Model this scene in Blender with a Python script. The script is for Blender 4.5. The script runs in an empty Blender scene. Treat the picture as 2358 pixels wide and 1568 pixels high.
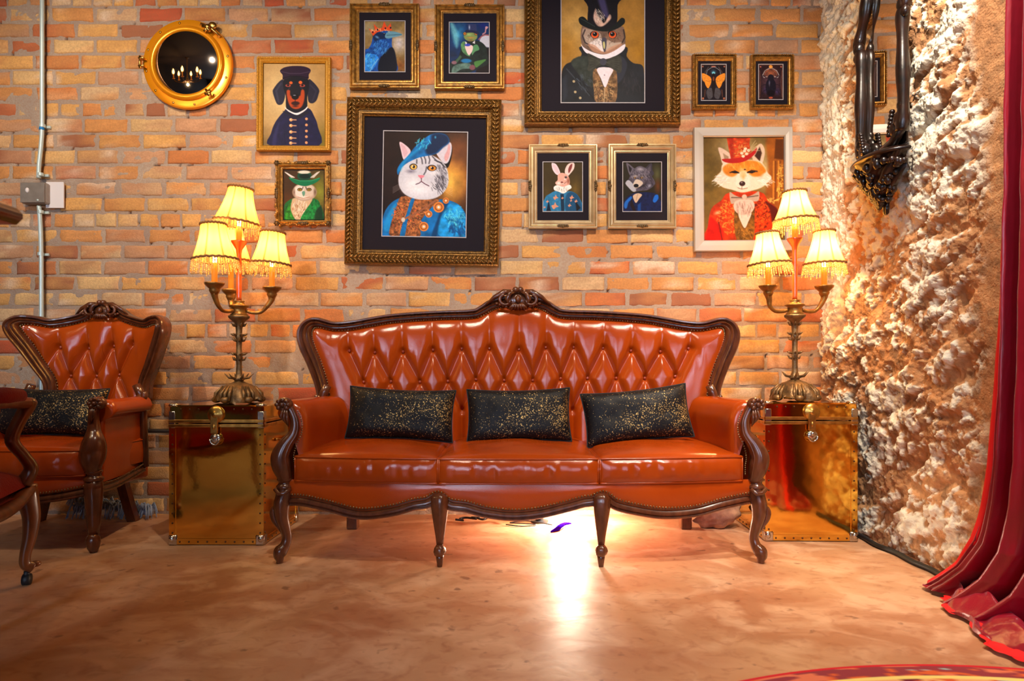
import bpy, math, random
import numpy as np
from mathutils import Matrix, Vector

C = bpy.context.scene.collection
R = random.Random(7)
NR = np.random.RandomState(11)
PI = math.pi

# ------------------------------------------------------------------ camera, light, exposure
F, HZ, CX, CAMZ, YW = 1450.0, 850.0, 1179.0, 0.776, 3.36
cam = bpy.data.cameras.new('camera')
camo = bpy.data.objects.new('camera', cam); C.objects.link(camo)
camo.location = (0, 0, CAMZ); camo.rotation_euler = (PI/2, 0, 0)
cam.sensor_fit = 'HORIZONTAL'; cam.sensor_width = 36.0
cam.lens = 36.0*F/2358.0
cam.shift_y = (HZ-784.0)/2358.0
cam.clip_start = 0.02
cam.dof.use_dof = True; cam.dof.focus_distance = 3.1; cam.dof.aperture_fstop = 4.0
bpy.context.scene.camera = camo
sc = bpy.context.scene
sc.view_settings.view_transform = 'Standard'
try: sc.view_settings.look = 'None'
except Exception: pass
sc.view_settings.gamma = 1.0
sc.view_settings.use_curve_mapping = False
sc.view_settings.exposure = 0.0
cy = sc.cycles
cy.max_bounces = 6; cy.diffuse_bounces = 3; cy.glossy_bounces = 3
cy.transmission_bounces = 4; cy.transparent_max_bounces = 6
cy.caustics_reflective = False; cy.caustics_refractive = False
cy.sample_clamp_indirect = 6.0

w = bpy.data.worlds.new('world'); sc.world = w; w.use_nodes = True
w.node_tree.nodes['Background'].inputs[0].default_value = (0.75, 0.82, 1.0, 1)
w.node_tree.nodes['Background'].inputs[1].default_value = 0.5

def light(name, kind, loc, power, color, target=None, size=0.1, size_y=None, spot=60, blend=0.6):
    l = bpy.data.lights.new(name, kind); l.energy = power; l.color = color
    if kind == 'AREA':
        l.size = size
        if size_y: l.shape = 'RECTANGLE'; l.size_y = size_y
    elif kind == 'SPOT':
        l.shadow_soft_size = size; l.spot_size = math.radians(spot); l.spot_blend = blend
    else:
        l.shadow_soft_size = size
    o = bpy.data.objects.new(name, l); C.objects.link(o); o.location = loc
    if target is not None:
        o.rotation_euler = (Vector(target)-Vector(loc)).to_track_quat('-Z', 'Y').to_euler()
    return o
WARM = (1.0, 0.72, 0.42)
# fill spots added out of frame to brighten the picture wall, no fixtures
light('wall_fill_spot', 'SPOT', (-2.0, 1.55, 2.9), 115, (1.0, 0.84, 0.64), (-2.0, 3.36, 1.65), 0.03, spot=84, blend=.9)
light('wall_fill_spot', 'SPOT', (-0.5, 1.55, 2.9), 128, (1.0, 0.84, 0.64), (-0.5, 3.36, 1.4), 0.03, spot=90, blend=.9)
light('wall_fill_spot', 'SPOT', (0.75, 1.55, 2.9), 128, (1.0, 0.84, 0.64), (0.75, 3.36, 1.35), 0.03, spot=92, blend=.9)
light('floor_fill_spot', 'SPOT', (1.35, 0.9, 2.9), 250, (1.0, 0.84, 0.68), (1.25, 1.9, 0.0), 0.03, spot=74, blend=1.0)  # added fill without a fixture, lifts the floor on the right
light('stone_spot', 'SPOT', (1.12, 1.75, 2.92), 170, (1.0, 0.88, 0.74), (1.64, 2.70, 1.15), 0.03, spot=75)

# ------------------------------------------------------------------ helpers
def s2l(c):
    c = np.asarray(c, float)
    if c.max() > 1.0: c = c/255.0
    return np.where(c <= 0.04045, c/12.92, ((c+0.055)/1.055)**2.4)
def col(r, g, b): return tuple(s2l((r, g, b)))
def P(px, py, Y): return ((px-CX)*Y/F, Y, CAMZ-(py-HZ)*Y/F)

def mat(name, base=(128, 128, 128), rough=0.5, metal=0.0, coat=0.0, spec=0.5, attr=None,
        bump=0.0, bscale=100.0, var=0.0, vscale=8.0, dark=None, sheen=0.0, emit=None, estr=0.0,
        stretch=None, rvar=0.0):
    m = bpy.data.materials.new(name); m.use_nodes = True
    nt = m.node_tree; b = nt.nodes['Principled BSDF']
    L = nt.links.new
    b.inputs['Roughness'].default_value = rough
    b.inputs['Metallic'].default_value = metal
    b.inputs['Specular IOR Level'].default_value = spec
    b.inputs['Coat Weight'].default_value = coat
    b.inputs['Coat Roughness'].default_value = 0.12
    if sheen:
        b.inputs['Sheen Weight'].default_value = sheen
        b.inputs['Sheen Roughness'].default_value = 0.4
    c = tuple(s2l(base))+(1,)
    b.inputs['Base Color'].default_value = c
    tc = nt.nodes.new('ShaderNodeTexCoord'); vec = tc.outputs['Object']
    if stretch:
        mp = nt.nodes.new('ShaderNodeMapping'); mp.inputs['Scale'].default_value = stretch
        L(vec, mp.inputs['Vector']); vec = mp.outputs['Vector']
    src = None
    if attr:
        a = nt.nodes.new('ShaderNodeAttribute'); a.attribute_name = attr; src = a.outputs['Color']
    if var:
        n = nt.nodes.new('ShaderNodeTexNoise'); n.inputs['Scale'].default_value = vscale
        n.inputs['Detail'].default_value = 5; L(vec, n.inputs['Vector'])
        rp = nt.nodes.new('ShaderNodeMapRange'); rp.inputs[1].default_value = 0.35; rp.inputs[2].default_value = 0.65
        rp.inputs[3].default_value = 0.0; rp.inputs[4].default_value = var
        L(n.outputs['Fac'], rp.inputs[0])
        mx = nt.nodes.new('ShaderNodeMix'); mx.data_type = 'RGBA'
        if src: L(src, mx.inputs[6])
        else: mx.inputs[6].default_value = c
        mx.inputs[7].default_value = tuple(s2l(dark if dark else (30, 20, 15)))+(1,)
        L(rp.outputs[0], mx.inputs[0]); src = mx.outputs[2]
        if rvar:
            r2 = nt.nodes.new('ShaderNodeMapRange'); r2.inputs[1].default_value = 0.3; r2.inputs[2].default_value = 0.7
            r2.inputs[3].default_value = max(0.02, rough-rvar); r2.inputs[4].default_value = rough+rvar
            L(n.outputs['Fac'], r2.inputs[0]); L(r2.outputs[0], b.inputs['Roughness'])
    if src: L(src, b.inputs['Base Color'])
    if bump:
        n2 = nt.nodes.new('ShaderNodeTexNoise'); n2.inputs['Scale'].default_value = bscale
        n2.inputs['Detail'].default_value = 4; L(vec, n2.inputs['Vector'])
        bp = nt.nodes.new('ShaderNodeBump'); bp.inputs['Strength'].default_value = bump
        bp.inputs['Distance'].default_value = 0.01
        L(n2.outputs['Fac'], bp.inputs['Height']); L(bp.outputs[0], b.inputs['Normal'])
    if emit:
        b.inputs['Emission Color'].default_value = tuple(s2l(emit))+(1,)
        b.inputs['Emission Strength'].default_value = estr
    return m

M = {}
M['leather'] = mat('leather', (178, 70, 12), 0.19, coat=0.0, spec=0.55, bump=0.06, bscale=260, var=0.35, vscale=5, dark=(140, 44, 6))
M['wood'] = mat('dark_wood', (106, 56, 30), 0.26, coat=0.4, bump=0.03, bscale=40, var=0.6, vscale=14, dark=(58, 28, 16), stretch=(3, 3, 1))
M['wood_light'] = mat('walnut_wood', (120, 62, 26), 0.32, coat=0.4, var=0.6, vscale=12, dark=(70, 32, 14), stretch=(3, 3, 1))
M['brass'] = mat('polished_brass', (240, 188, 84), 0.08, metal=1.0, bump=0.05, bscale=9, var=0.3, vscale=5, dark=(222, 160, 60))
M['brass_dark'] = mat('aged_brass', (232, 180, 92), 0.30, metal=1.0, var=0.5, vscale=30, dark=(110, 72, 30))
M['nickel'] = mat('nickel', (200, 190, 175), 0.22, metal=1.0, bump=0.08, bscale=40)
M['gold_brass'] = mat('porthole_brass', (250, 156, 22), 0.24, metal=0.45, bump=0.03, bscale=12)
M['rivet'] = mat('dark_rivet', (84, 50, 22), 0.35, metal=.6)
M['nail'] = mat('nail_brass', (150, 120, 80), 0.3, metal=1.0)
M['button'] = mat('button_leather', (150, 50, 18), 0.25, coat=0.4)
M['bronze'] = mat('antique_bronze', (150, 112, 66), 0.42, metal=0.55, bump=0.25, bscale=90, var=0.7, vscale=30, dark=(62, 46, 34))
M['bronze_gilt'] = mat('gilt_bronze', (176, 122, 52), 0.34, metal=0.6, bump=0.15, bscale=70, var=0.6, vscale=26, dark=(92, 54, 24))
M['amber'] = mat('amber_glass', (200, 84, 30), 0.2, coat=0.5)
M['candle'] = mat('candle_sleeve', (240, 160, 60), 0.5, emit=(255, 140, 30), estr=0.5)
M['trim'] = mat('braid_trim', (150, 98, 48), 0.8, bump=0.6, bscale=300)
M['rib'] = mat('shade_ribs', (176, 120, 66), 0.8)
M['matboard'] = mat('black_mat_board', (30, 24, 32), 0.8, spec=0.15)
M['mat_edge'] = mat('mat_bevel', (176, 168, 172), 0.6)
M['print'] = mat('print', attr='Col', rough=0.5, spec=0.12)
M['frame_gold'] = mat('antique_gold_frame', (188, 134, 58), 0.34, metal=0.55, bump=0.15, bscale=120, var=0.7, vscale=55, dark=(84, 54, 26))
M['frame_dark'] = mat('dark_gold_frame', (150, 106, 46), 0.34, metal=0.6, bump=0.3, bscale=160, var=0.75, vscale=90, dark=(58, 38, 18))
M['frame_bright'] = mat('bright_gold_frame', (208, 148, 44), 0.4, metal=0.35, bump=0.3, bscale=260, var=0.5, vscale=140, dark=(130, 84, 22))
M['frame_champ'] = mat('champagne_frame', (206, 180, 138), 0.3, metal=0.5, var=0.4, vscale=20, dark=(150, 104, 60))
M['frame_silver'] = mat('silver_frame', (196, 186, 174), 0.38, metal=0.45, bump=0.02, bscale=60)
M['ornament'] = mat('dark_ornament', (104, 80, 46), 0.4, metal=0.5, bump=0.3, bscale=200, var=0.6, vscale=100, dark=(44, 30, 18))
M['ebony'] = mat('ebonised_wood', (17, 12, 11), 0.30, coat=0.2, bump=0.06, bscale=60, var=0.5, vscale=25, dark=(58, 28, 15))
M['mirror'] = mat('mirror_glass', (232, 228, 220), 0.015, metal=1.0)
M['port_glass'] = mat('dark_mirror_glass', (150, 140, 134), 0.03, metal=1.0)
M['galv'] = mat('galvanised_pipe', (206, 222, 218), 0.35, metal=0.25)
M['box_metal'] = mat('grey_box_metal', (160, 148, 136), 0.42, metal=0.4, var=0.4, vscale=25, dark=(128, 116, 108))
M['white'] = mat('white_plastic', (236, 226, 222), 0.5)
M['black'] = mat('black_rubber', (24, 24, 28), 0.5)
M['velvet'] = mat('red_velvet', (120, 2, 20), 0.85, sheen=0.12, spec=0.2, bump=0.2, bscale=120)
M['curtain'] = mat('crimson_satin', (150, 2, 32), 0.32, sheen=0.2, spec=.6, bump=0.12, bscale=90, var=0.3, vscale=14, dark=(96, 1, 18), stretch=(1, 1, 0.35))
M['lining'] = mat('bright_red_lining', (232, 8, 14), 0.7)
M['cabinet'] = mat('cabinet_wood', (92, 50, 22), 0.4, var=0.6, vscale=6, dark=(52, 24, 14), stretch=(4, 4, 0.6))
M['dark_wall'] = mat('dark_plaster', (38, 27, 20), 0.9)
M['ceiling'] = mat('ceiling_boards', (60, 46, 36), 0.85)
M['rock'] = mat('rock', (206, 150, 112), 0.8, bump=0.5, bscale=30, var=0.8, vscale=14, dark=(120, 72, 66))
M['fluff'] = mat('tinsel', (150, 166, 196), 0.5, sheen=0.5, var=0.6, vscale=30, dark=(60, 66, 90))
M['purple'] = mat('purple_ribbon', (40, 8, 170), 0.9, spec=0.0)
M['opening'] = mat('white_frame_paint', (120, 110, 100), 0.6)

def tag(o, label, cat, group=None):
    o['label'] = label; o['category'] = cat
    if group: o['group'] = group
    return o
def thing(name, label, cat, loc=(0, 0, 0), rotz=0.0, group=None):
    o = bpy.data.objects.new(name, None); C.objects.link(o)
    o.location = loc; o.rotation_euler = (0, 0, rotz); o.empty_display_size = 0.05
    return tag(o, label, cat, group)
def root_mat(o):
    while o is not None and o.parent is not None: o = o.parent
    if o is None: return Matrix.Identity(4)
    return Matrix.LocRotScale(o.location, o.rotation_euler, o.scale)

class MB:
    def __init__(s): s.V = []; s.Q = []; s.T = []; s.Cl = []; s.n = 0
    def add(s, v, q=None, t=None, c=None):
        v = np.asarray(v, float).reshape(-1, 3)
        if q is not None and len(q): s.Q.append(np.asarray(q, int).reshape(-1, 4)+s.n)
        if t is not None and len(t): s.T.append(np.asarray(t, int).reshape(-1, 3)+s.n)
        s.V.append(v); s.n += len(v)
        if c is not None:
            c = np.asarray(c, float)
            if c.ndim == 1: c = np.tile(c, (len(v), 1))
            s.Cl.append(c)
        return s
    def grid(s, A, close_u=False, close_v=False, c=None, flip=False):
        A = np.asarray(A, float); nu, nv = A.shape[:2]
        iu = np.arange(nu if close_u else nu-1); iv = np.arange(nv if close_v else nv-1)
        a, b = np.meshgrid(iu, iv, indexing='ij'); a2 = (a+1) % nu; b2 = (b+1) % nv
        q = np.stack([a*nv+b, a2*nv+b, a2*nv+b2, a*nv+b2], -1).reshape(-1, 4)
        if flip: q = q[:, ::-1]
        return s.add(A.reshape(-1, 3), q, None, None if c is None else np.asarray(c).reshape(-1, 3))
    def box(s, x0, x1, y0, y1, z0, z1, b=0.0):
        if b <= 0:
            v = [(x, y, z) for x in (x0, x1) for y in (y0, y1) for z in (z0, z1)]
            q = [(0, 1, 3, 2), (4, 6, 7, 5), (0, 4, 5, 1), (2, 3, 7, 6), (0, 2, 6, 4), (1, 5, 7, 3)]
            return s.add(v, q)
        lo = np.array([x0, y0, z0]); hi = np.array([x1, y1, z1]); b = min(b, (hi-lo).min()*0.49)
        v = []; idx = {}
        for sx in (0, 1):
            for sy in (0, 1):
                for sz in (0, 1):
                    S = np.array([sx, sy, sz]); corner = np.where(S == 1, hi, lo); d = np.where(S == 1, -b, b)
                    for ax in range(3):
                        p = corner+d; p[ax] = corner[ax]; idx[(sx, sy, sz, ax)] = len(v); v.append(p)
        q = []; t = []
        for ax in range(3):
            for sd in (0, 1):
                o = [a for a in range(3) if a != ax]; f = []
                for (i, j) in ((0, 0), (1, 0), (1, 1), (0, 1)):
                    k = [0, 0, 0]; k[ax] = sd; k[o[0]] = i; k[o[1]] = j; f.append(idx[tuple(k)+(ax,)])
                q.append(f)
        for ax in range(3):
            o = [a for a in range(3) if a != ax]
            for i in (0, 1):
                for j in (0, 1):
                    k0 = [0, 0, 0]; k0[o[0]] = i; k0[o[1]] = j; k1 = list(k0); k1[ax] = 1
                    q.append((idx[tuple(k0)+(o[0],)], idx[tuple(k1)+(o[0],)], idx[tuple(k1)+(o[1],)], idx[tuple(k0)+(o[1],)]))
        for sx in (0, 1):
            for sy in (0, 1):
                for sz in (0, 1): t.append([idx[(sx, sy, sz, a)] for a in range(3)])
        return s.add(v, q, t)
    def ell(s, c, r, nu=12, nv=8, rot=None):
        th = np.linspace(0, 2*PI, nu, endpoint=False); ph = np.linspace(-PI/2, PI/2, nv+1)
        T, Ph = np.meshgrid(th, ph, indexing='ij')
        A = np.stack([np.cos(Ph)*np.cos(T)*r[0], np.cos(Ph)*np.sin(T)*r[1], np.sin(Ph)*r[2]], -1)
        if rot is not None: A = A @ np.array(rot).T
        return s.grid(A+np.array(c), close_u=True)
    def tube(s, pts, rad, n=10, cap=True, squash=1.0, flute=0, fl=0.0):
        pts = np.asarray(pts, float); m = len(pts)
        rad = np.full(m, rad) if np.isscalar(rad) else np.asarray(rad, float)
        T = np.gradient(pts, axis=0); T /= np.linalg.norm(T, axis=1, keepdims=True)+1e-12
        ref = np.array([0, 1., 0]) if abs(T[0][1]) < 0.9 else np.array([1., 0, 0])
        U = np.cross(T[0], ref); U /= np.linalg.norm(U); A = []
        for i in range(m):
            U = U-T[i]*np.dot(U, T[i]); U /= np.linalg.norm(U); W = np.cross(T[i], U)
            a = np.linspace(0, 2*PI, n, endpoint=False)
            rr = rad[i]*(1+fl*np.cos(a*flute)) if flute else rad[i]*np.ones(n)
            A.append(pts[i]+np.outer(np.cos(a)*rr, U)+np.outer(np.sin(a)*rr*squash, W))
        A = np.array(A)
        if cap:
            A = np.concatenate([np.repeat(pts[0][None, None], n, 1), A, np.repeat(pts[-1][None, None], n, 1)], 0)
        return s.grid(A, close_v=True)
    def lathe(s, c, prof, n=24, scal=None, axis='z'):
        a = np.linspace(0, 2*PI, n, endpoint=False); A = []
        for (r, z) in prof:
            k = np.ones(n) if scal is None else scal(a, z)
            if axis == 'z': A.append(np.stack([r*k*np.cos(a), r*k*np.sin(a), np.full(n, z)], -1))
            else: A.append(np.stack([r*k*np.cos(a), np.full(n, z), r*k*np.sin(a)], -1))
        return s.grid(np.array(A)+np.array(c), close_v=True)
    def sweep(s, path, prof, width=None, B=(0, -1, 0), closed=False, inner=1):
        """path Nx3, prof list (u,v): u across (x width), v along B"""
        p = np.asarray(path, float); m = len(p)
        if closed: T = np.roll(p, -1, 0)-np.roll(p, 1, 0)
        else: T = np.gradient(p, axis=0)
        T /= np.linalg.norm(T, axis=1, keepdims=True)+1e-12
        B = np.array(B, float); N = np.cross(T, B); N /= np.linalg.norm(N, axis=1, keepdims=True)
        width = np.ones(m) if width is None else np.asarray(width)
        A = np.array([[p[i]+N[i]*u*width[i]*inner+B*v for (u, v) in prof] for i in range(m)])
        return s.grid(A, close_u=closed, close_v=True)
    def xf(s, Mx):
        Mx = np.array(Mx); s.V = [v @ Mx[:3, :3].T+Mx[:3, 3] for v in s.V]; return s
    def build(s, name, m, parent=None, world=False, smooth=True, stuff=False, label=None, sharp=None):
        v = np.concatenate(s.V) if s.V else np.zeros((0, 3))
        if world and parent is not None:
            I = np.array(root_mat(parent).inverted()); v = v @ I[:3, :3].T+I[:3, 3]
        q = np.concatenate(s.Q) if s.Q else np.zeros((0, 4), int)
        t = np.concatenate(s.T) if s.T else np.zeros((0, 3), int)
        me = bpy.data.meshes.new(name)
        me.vertices.add(len(v)); me.vertices.foreach_set('co', v.astype(np.float32).ravel())
        nl = len(q)*4+len(t)*3
        me.loops.add(nl); me.loops.foreach_set('vertex_index', np.concatenate([q.ravel(), t.ravel()]).astype(np.int32))
        me.polygons.add(len(q)+len(t))
        st = np.concatenate([np.arange(len(q))*4, len(q)*4+np.arange(len(t))*3]).astype(np.int32)
        me.polygons.foreach_set('loop_start', st)
        try: me.polygons.foreach_set('loop_total', np.concatenate([np.full(len(q), 4), np.full(len(t), 3)]).astype(np.int32))
        except Exception: pass
        me.update(calc_edges=True); me.validate()
        import bmesh
        if len(v) < 60000:
            bm = bmesh.new(); bm.from_mesh(me)
            if not s.Cl: bmesh.ops.remove_doubles(bm, verts=bm.verts, dist=1e-6)
            bmesh.ops.recalc_face_normals(bm, faces=bm.faces)
            bm.to_mesh(me); bm.free()
        me.polygons.foreach_set('use_smooth', np.full(len(me.polygons), bool(smooth)))
        if smooth and sharp:
            try: me.set_sharp_from_angle(angle=math.radians(sharp))
            except Exception: pass
        if s.Cl and len(me.vertices) == len(v):
            c = np.concatenate(s.Cl); a = me.color_attributes.new('Col', 'FLOAT_COLOR', 'POINT')
            a.data.foreach_set('color', np.concatenate([c, np.ones((len(c), 1))], 1).astype(np.float32).ravel())
        me.materials.append(m)
        o = bpy.data.objects.new(name, me); C.objects.link(o)
        if parent is not None: o.parent = parent
        if stuff: o['kind'] = 'stuff'
        if label: o['label'] = label
        return o
def struct(o): o['kind'] = 'structure'; return o

def smooth(pts, n=60, closed=False):
    """catmull-rom resample; extra columns carried along"""
    p = np.asarray(pts, float); m = len(p)
    if closed: q = np.concatenate([p[-1:], p, p[:2]])
    else: q = np.concatenate([2*p[:1]-p[1:2], p, 2*p[-1:]-p[-2:-1]])
    segs = m if closed else m-1; out = []
    for t in np.linspace(0, segs, n, endpoint=not closed):
        i = min(int(t), segs-1); f = t-i; a, b, c, d = q[i:i+4]
        out.append(0.5*((2*b)+(-a+c)*f+(2*a-5*b+4*c-d)*f*f+(-a+3*b-3*c+d)*f**3))
    return np.array(out)
def even(p, step):
    d = np.concatenate([[0], np.cumsum(np.linalg.norm(np.diff(p[:, :3], axis=0), axis=1))])
    n = max(2, int(d[-1]/step)+1); s = np.linspace(0, d[-1], n)
    return np.stack([np.interp(s, d, p[:, k]) for k in range(p.shape[1])], 1)

def vnoise(x, y, seed=0):
    rs = np.random.RandomState(seed); tb = rs.rand(256, 256)
    xi = np.floor(x).astype(int); yi = np.floor(y).astype(int); fx = x-xi; fy = y-yi
    fx = fx*fx*(3-2*fx); fy = fy*fy*(3-2*fy); g = lambda a, b: tb[a & 255, b & 255]
    return (g(xi, yi)*(1-fx)+g(xi+1, yi)*fx)*(1-fy)+(g(xi, yi+1)*(1-fx)+g(xi+1, yi+1)*fx)*fy
def fbm(x, y, oct=5, seed=0, gain=0.5):
    s = 0; a = 1; t = 0
    for k in range(oct):
        s = s+a*vnoise(x*2**k+k*17.3, y*2**k+k*9.1, seed+k); t += a; a *= gain
    return s/t

# ------------------------------------------------------------------ setting: brick wall
def brick_wall():
    pal = [((222, 164, 92), 6), ((212, 144, 80), 5), ((200, 148, 108), 4), ((226, 182, 122), 3), ((190, 104, 62), 1.3),
           ((160, 98, 66), 1.3), ((210, 128, 68), 2.6), ((192, 86, 50), 0.6), ((214, 176, 130), 2.4)]
    cols = np.array([s2l(c) for c, _ in pal]); wt = np.array([a for _, a in pal]); wt = wt/wt.sum()
    mb = MB(); H = 0.0844; x0, x1 = -3.25, 1.72
    k = int((2.162-(-0.05))/H)+1
    while True:
        zc = 2.162-k*H
        if zc-H/2 > 2.98: break
        hdr = (k % 7 == 0); L = 0.113 if hdr else 0.236
        x = x0-(0 if k % 2 else L*0.5)-R.random()*0.02
        while x < x1:
            ln = L*(1+R.uniform(-0.04, 0.04)); g = R.uniform(0.007, 0.012)
            a, b = x+g/2, x+ln-g/2
            zb, zt = zc-H/2+R.uniform(0.0025, 0.0055), zc+H/2-R.uniform(0.0025, 0.0055)
            nx = 9 if not hdr else 7
            u = np.concatenate([[0, .02, .07], np.linspace(.2, .8, nx-6) if nx > 6 else [.5], [.93, .98, 1]]); v = np.array([0, .05, .15, .38, .62, .85, .95, 1])
            U, Vv = np.meshgrid(u, v, indexing='ij')
            X = a+(b-a)*U; Z = zb+(zt-zb)*Vv
            e = np.minimum(np.minimum(U, 1-U)*(b-a), np.minimum(Vv, 1-Vv)*(zt-zb))
            h = np.where(e <= 0, -0.016, np.where(e < 0.005, -0.004, 0.0))
            n1 = vnoise(X*40+300, Z*60+50, 3)-0.5
            h = h+n1*0.004+R.uniform(-0.003, 0.003)
            X = X+(vnoise(X*70, Z*70+31, 5)-0.5)*0.006*(e < 0.006); Z = Z+(vnoise(X*60+9, Z*90+77, 6)-0.5)*0.007*(e < 0.006)
            A = np.stack([X, YW-h, Z], -1)
            c = cols[NR.choice(len(cols), p=wt)]; c2 = cols[NR.choice(len(cols), p=wt)]
            f = np.clip((fbm(X*9+R.random()*50, Z*14, 3, 8)-0.45)*3, 0, 0.6)[..., None]
            cc = (c*(1-f)+c2*f)*(1+(vnoise(X*55, Z*55, 9)-0.5)*0.28)[..., None]*R.uniform(0.9, 1.08)
            eff = np.clip((fbm(X*7+3, Z*9+11, 4, 21)-0.66)*9, 0, 0.65)[..., None]
            cc = cc*(1-eff)+s2l((232, 208, 180))*eff
            mb.grid(A, c=cc)
            x += ln
        k -= 1
    # mortar bed behind and between the bricks
    xs = np.arange(x0-0.1, x1+0.05, 0.011); zs = np.arange(-0.05, 3.0, 0.011)
    X, Z = np.meshgrid(xs, zs, indexing='ij')
    h = (fbm(X*22, Z*22, 3, 12)-0.5)*0.010+np.clip(fbm(X*5, Z*5, 2, 14)-0.55, 0, 1)*0.012
    pits = (vnoise(X*45+3, Z*45, 15) > 0.93)*0.012
    A = np.stack([X, YW+0.005-h+pits, Z], -1)
    m = fbm(X*6, Z*6, 4, 16)[..., None]
    c = s2l((150, 130, 116))*(1-m)+s2l((192, 170, 146))*m
    c = np.where(pits[..., None] > 0, s2l((70, 48, 38)), c)
    mb.grid(A, c=c)
    o = mb.build('wall_back', M['brick'])
    return struct(o)
M['brick'] = mat('brick', attr='Col', rough=0.85, bump=0.35, bscale=170, var=0.30, vscale=110, dark=(150, 92, 56))
brick_wall()

# ------------------------------------------------------------------ setting: stone wall
def stone_wall():
    ys = np.arange(1.80, 3.40, 0.0045); zs = np.arange(-0.03, 2.98, 0.0045)
    Y, Z = np.meshgrid(ys, zs, indexing='ij')
    wx = (fbm(Y*5, Z*5, 3, 31)-0.5)*0.16; wz = (fbm(Y*5+40, Z*5, 3, 35)-0.5)*0.12
    u = (Y+wx)/0.26+((Y*0)); v = (Z+wz+0.25*(Y-2.6))/0.13
    rs = np.random.RandomState(5); jt = rs.rand(64, 64, 3)
    d1 = np.full(Y.shape, 9.0); d2 = np.full(Y.shape, 9.0); hid = np.zeros(Y.shape)
    ui = np.floor(u).astype(int); vi = np.floor(v).astype(int)
    for a in (-1, 0, 1):
        for b in (-1, 0, 1):
            J = jt[(ui+a) & 63, (vi+b) & 63]
            d = np.sqrt((ui+a+J[..., 0]-u)**2+(vi+b+J[..., 1]-v)**2)
            nw = d < d1; d2 = np.where(nw, d1, np.minimum(d2, d)); hid = np.where(nw, J[..., 2], hid); d1 = np.where(nw, d, d1)
    edge = np.clip((d2-d1)*3.0, 0, 1)
    fine = fbm(Y*30, Z*30, 5, 41, 0.62); mid = fbm(Y*7+wx*3, Z*8, 4, 44)
    rough = np.clip((Y-2.20)/0.09+(fbm(Y*0+3, Z*6, 3, 47)-0.5)*2.2, 0, 1)
    dz = Z+0.55*(Y-2.6)                                     # strata dip toward the corner
    ridge = 1-np.abs(fbm(Y*6+wx*4, dz*13, 4, 61, 0.55)*2-1)
    patch = fbm(Y*4.6+wx*3+8, dz*8.5, 4, 63, 0.6)
    msk = (patch-0.5)*2.4+(ridge-0.80)*1.5+(edge*hid-0.30)*0.75+(fine-0.5)*3.2-0.02+.25*np.clip((Z-.9),0,1)
    zc = np.clip((Y-3.12)/0.07+(fbm(Y*6, Z*3, 3, 52)-0.5)*1.2, 0, 1)*np.clip((Z-.9)/.3, 0, 1)
    hi = np.clip(msk*3.2-.22, 0, 1)*rough; hi = np.maximum(hi, zc*0.9)
    h = rough*((mid-0.5)*0.055+edge*hid*0.020-0.008)+hi*rough*(0.004+(fine-0.45)*0.028)+(fbm(Y*22, Z*22, 5, 50, .65)-0.5)*0.036*(.22+.78*rough)
    X = 1.655-h
    hi = hi[..., None]; n = fbm(Y*5, Z*5, 4, 55)[..., None]; nf = fbm(Y*34, Z*34, 4, 57)[..., None]
    brown = s2l((150, 96, 56))*(1-n)+s2l((214, 160, 108))*n
    brown = brown*(0.50+1.0*nf)*(1-.45*np.clip((fbm(Y*16+4, Z*16, 4, 58, .6)-.62)*8, 0, 1)[..., None])
    white = s2l((246, 234, 210))*(0.66+0.56*nf)
    c = brown*(1-hi)+np.clip(white, 0, 0.95)*hi
    mb = MB(); mb.grid(np.stack([X, Y, Z], -1), c=c, flip=False)
    return struct(mb.build('wall_right', M['stone']))
M['stone'] = mat('stone', attr='Col', rough=0.9, bump=0.5, bscale=120)
stone_wall()
b = MB(); b.box(1.705, 1.95, 1.80, 3.5, -0.03, 3.0); struct(b.build('wall_right_core', mat('wall_core', (150, 104, 70), 0.9), smooth=False))

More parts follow.
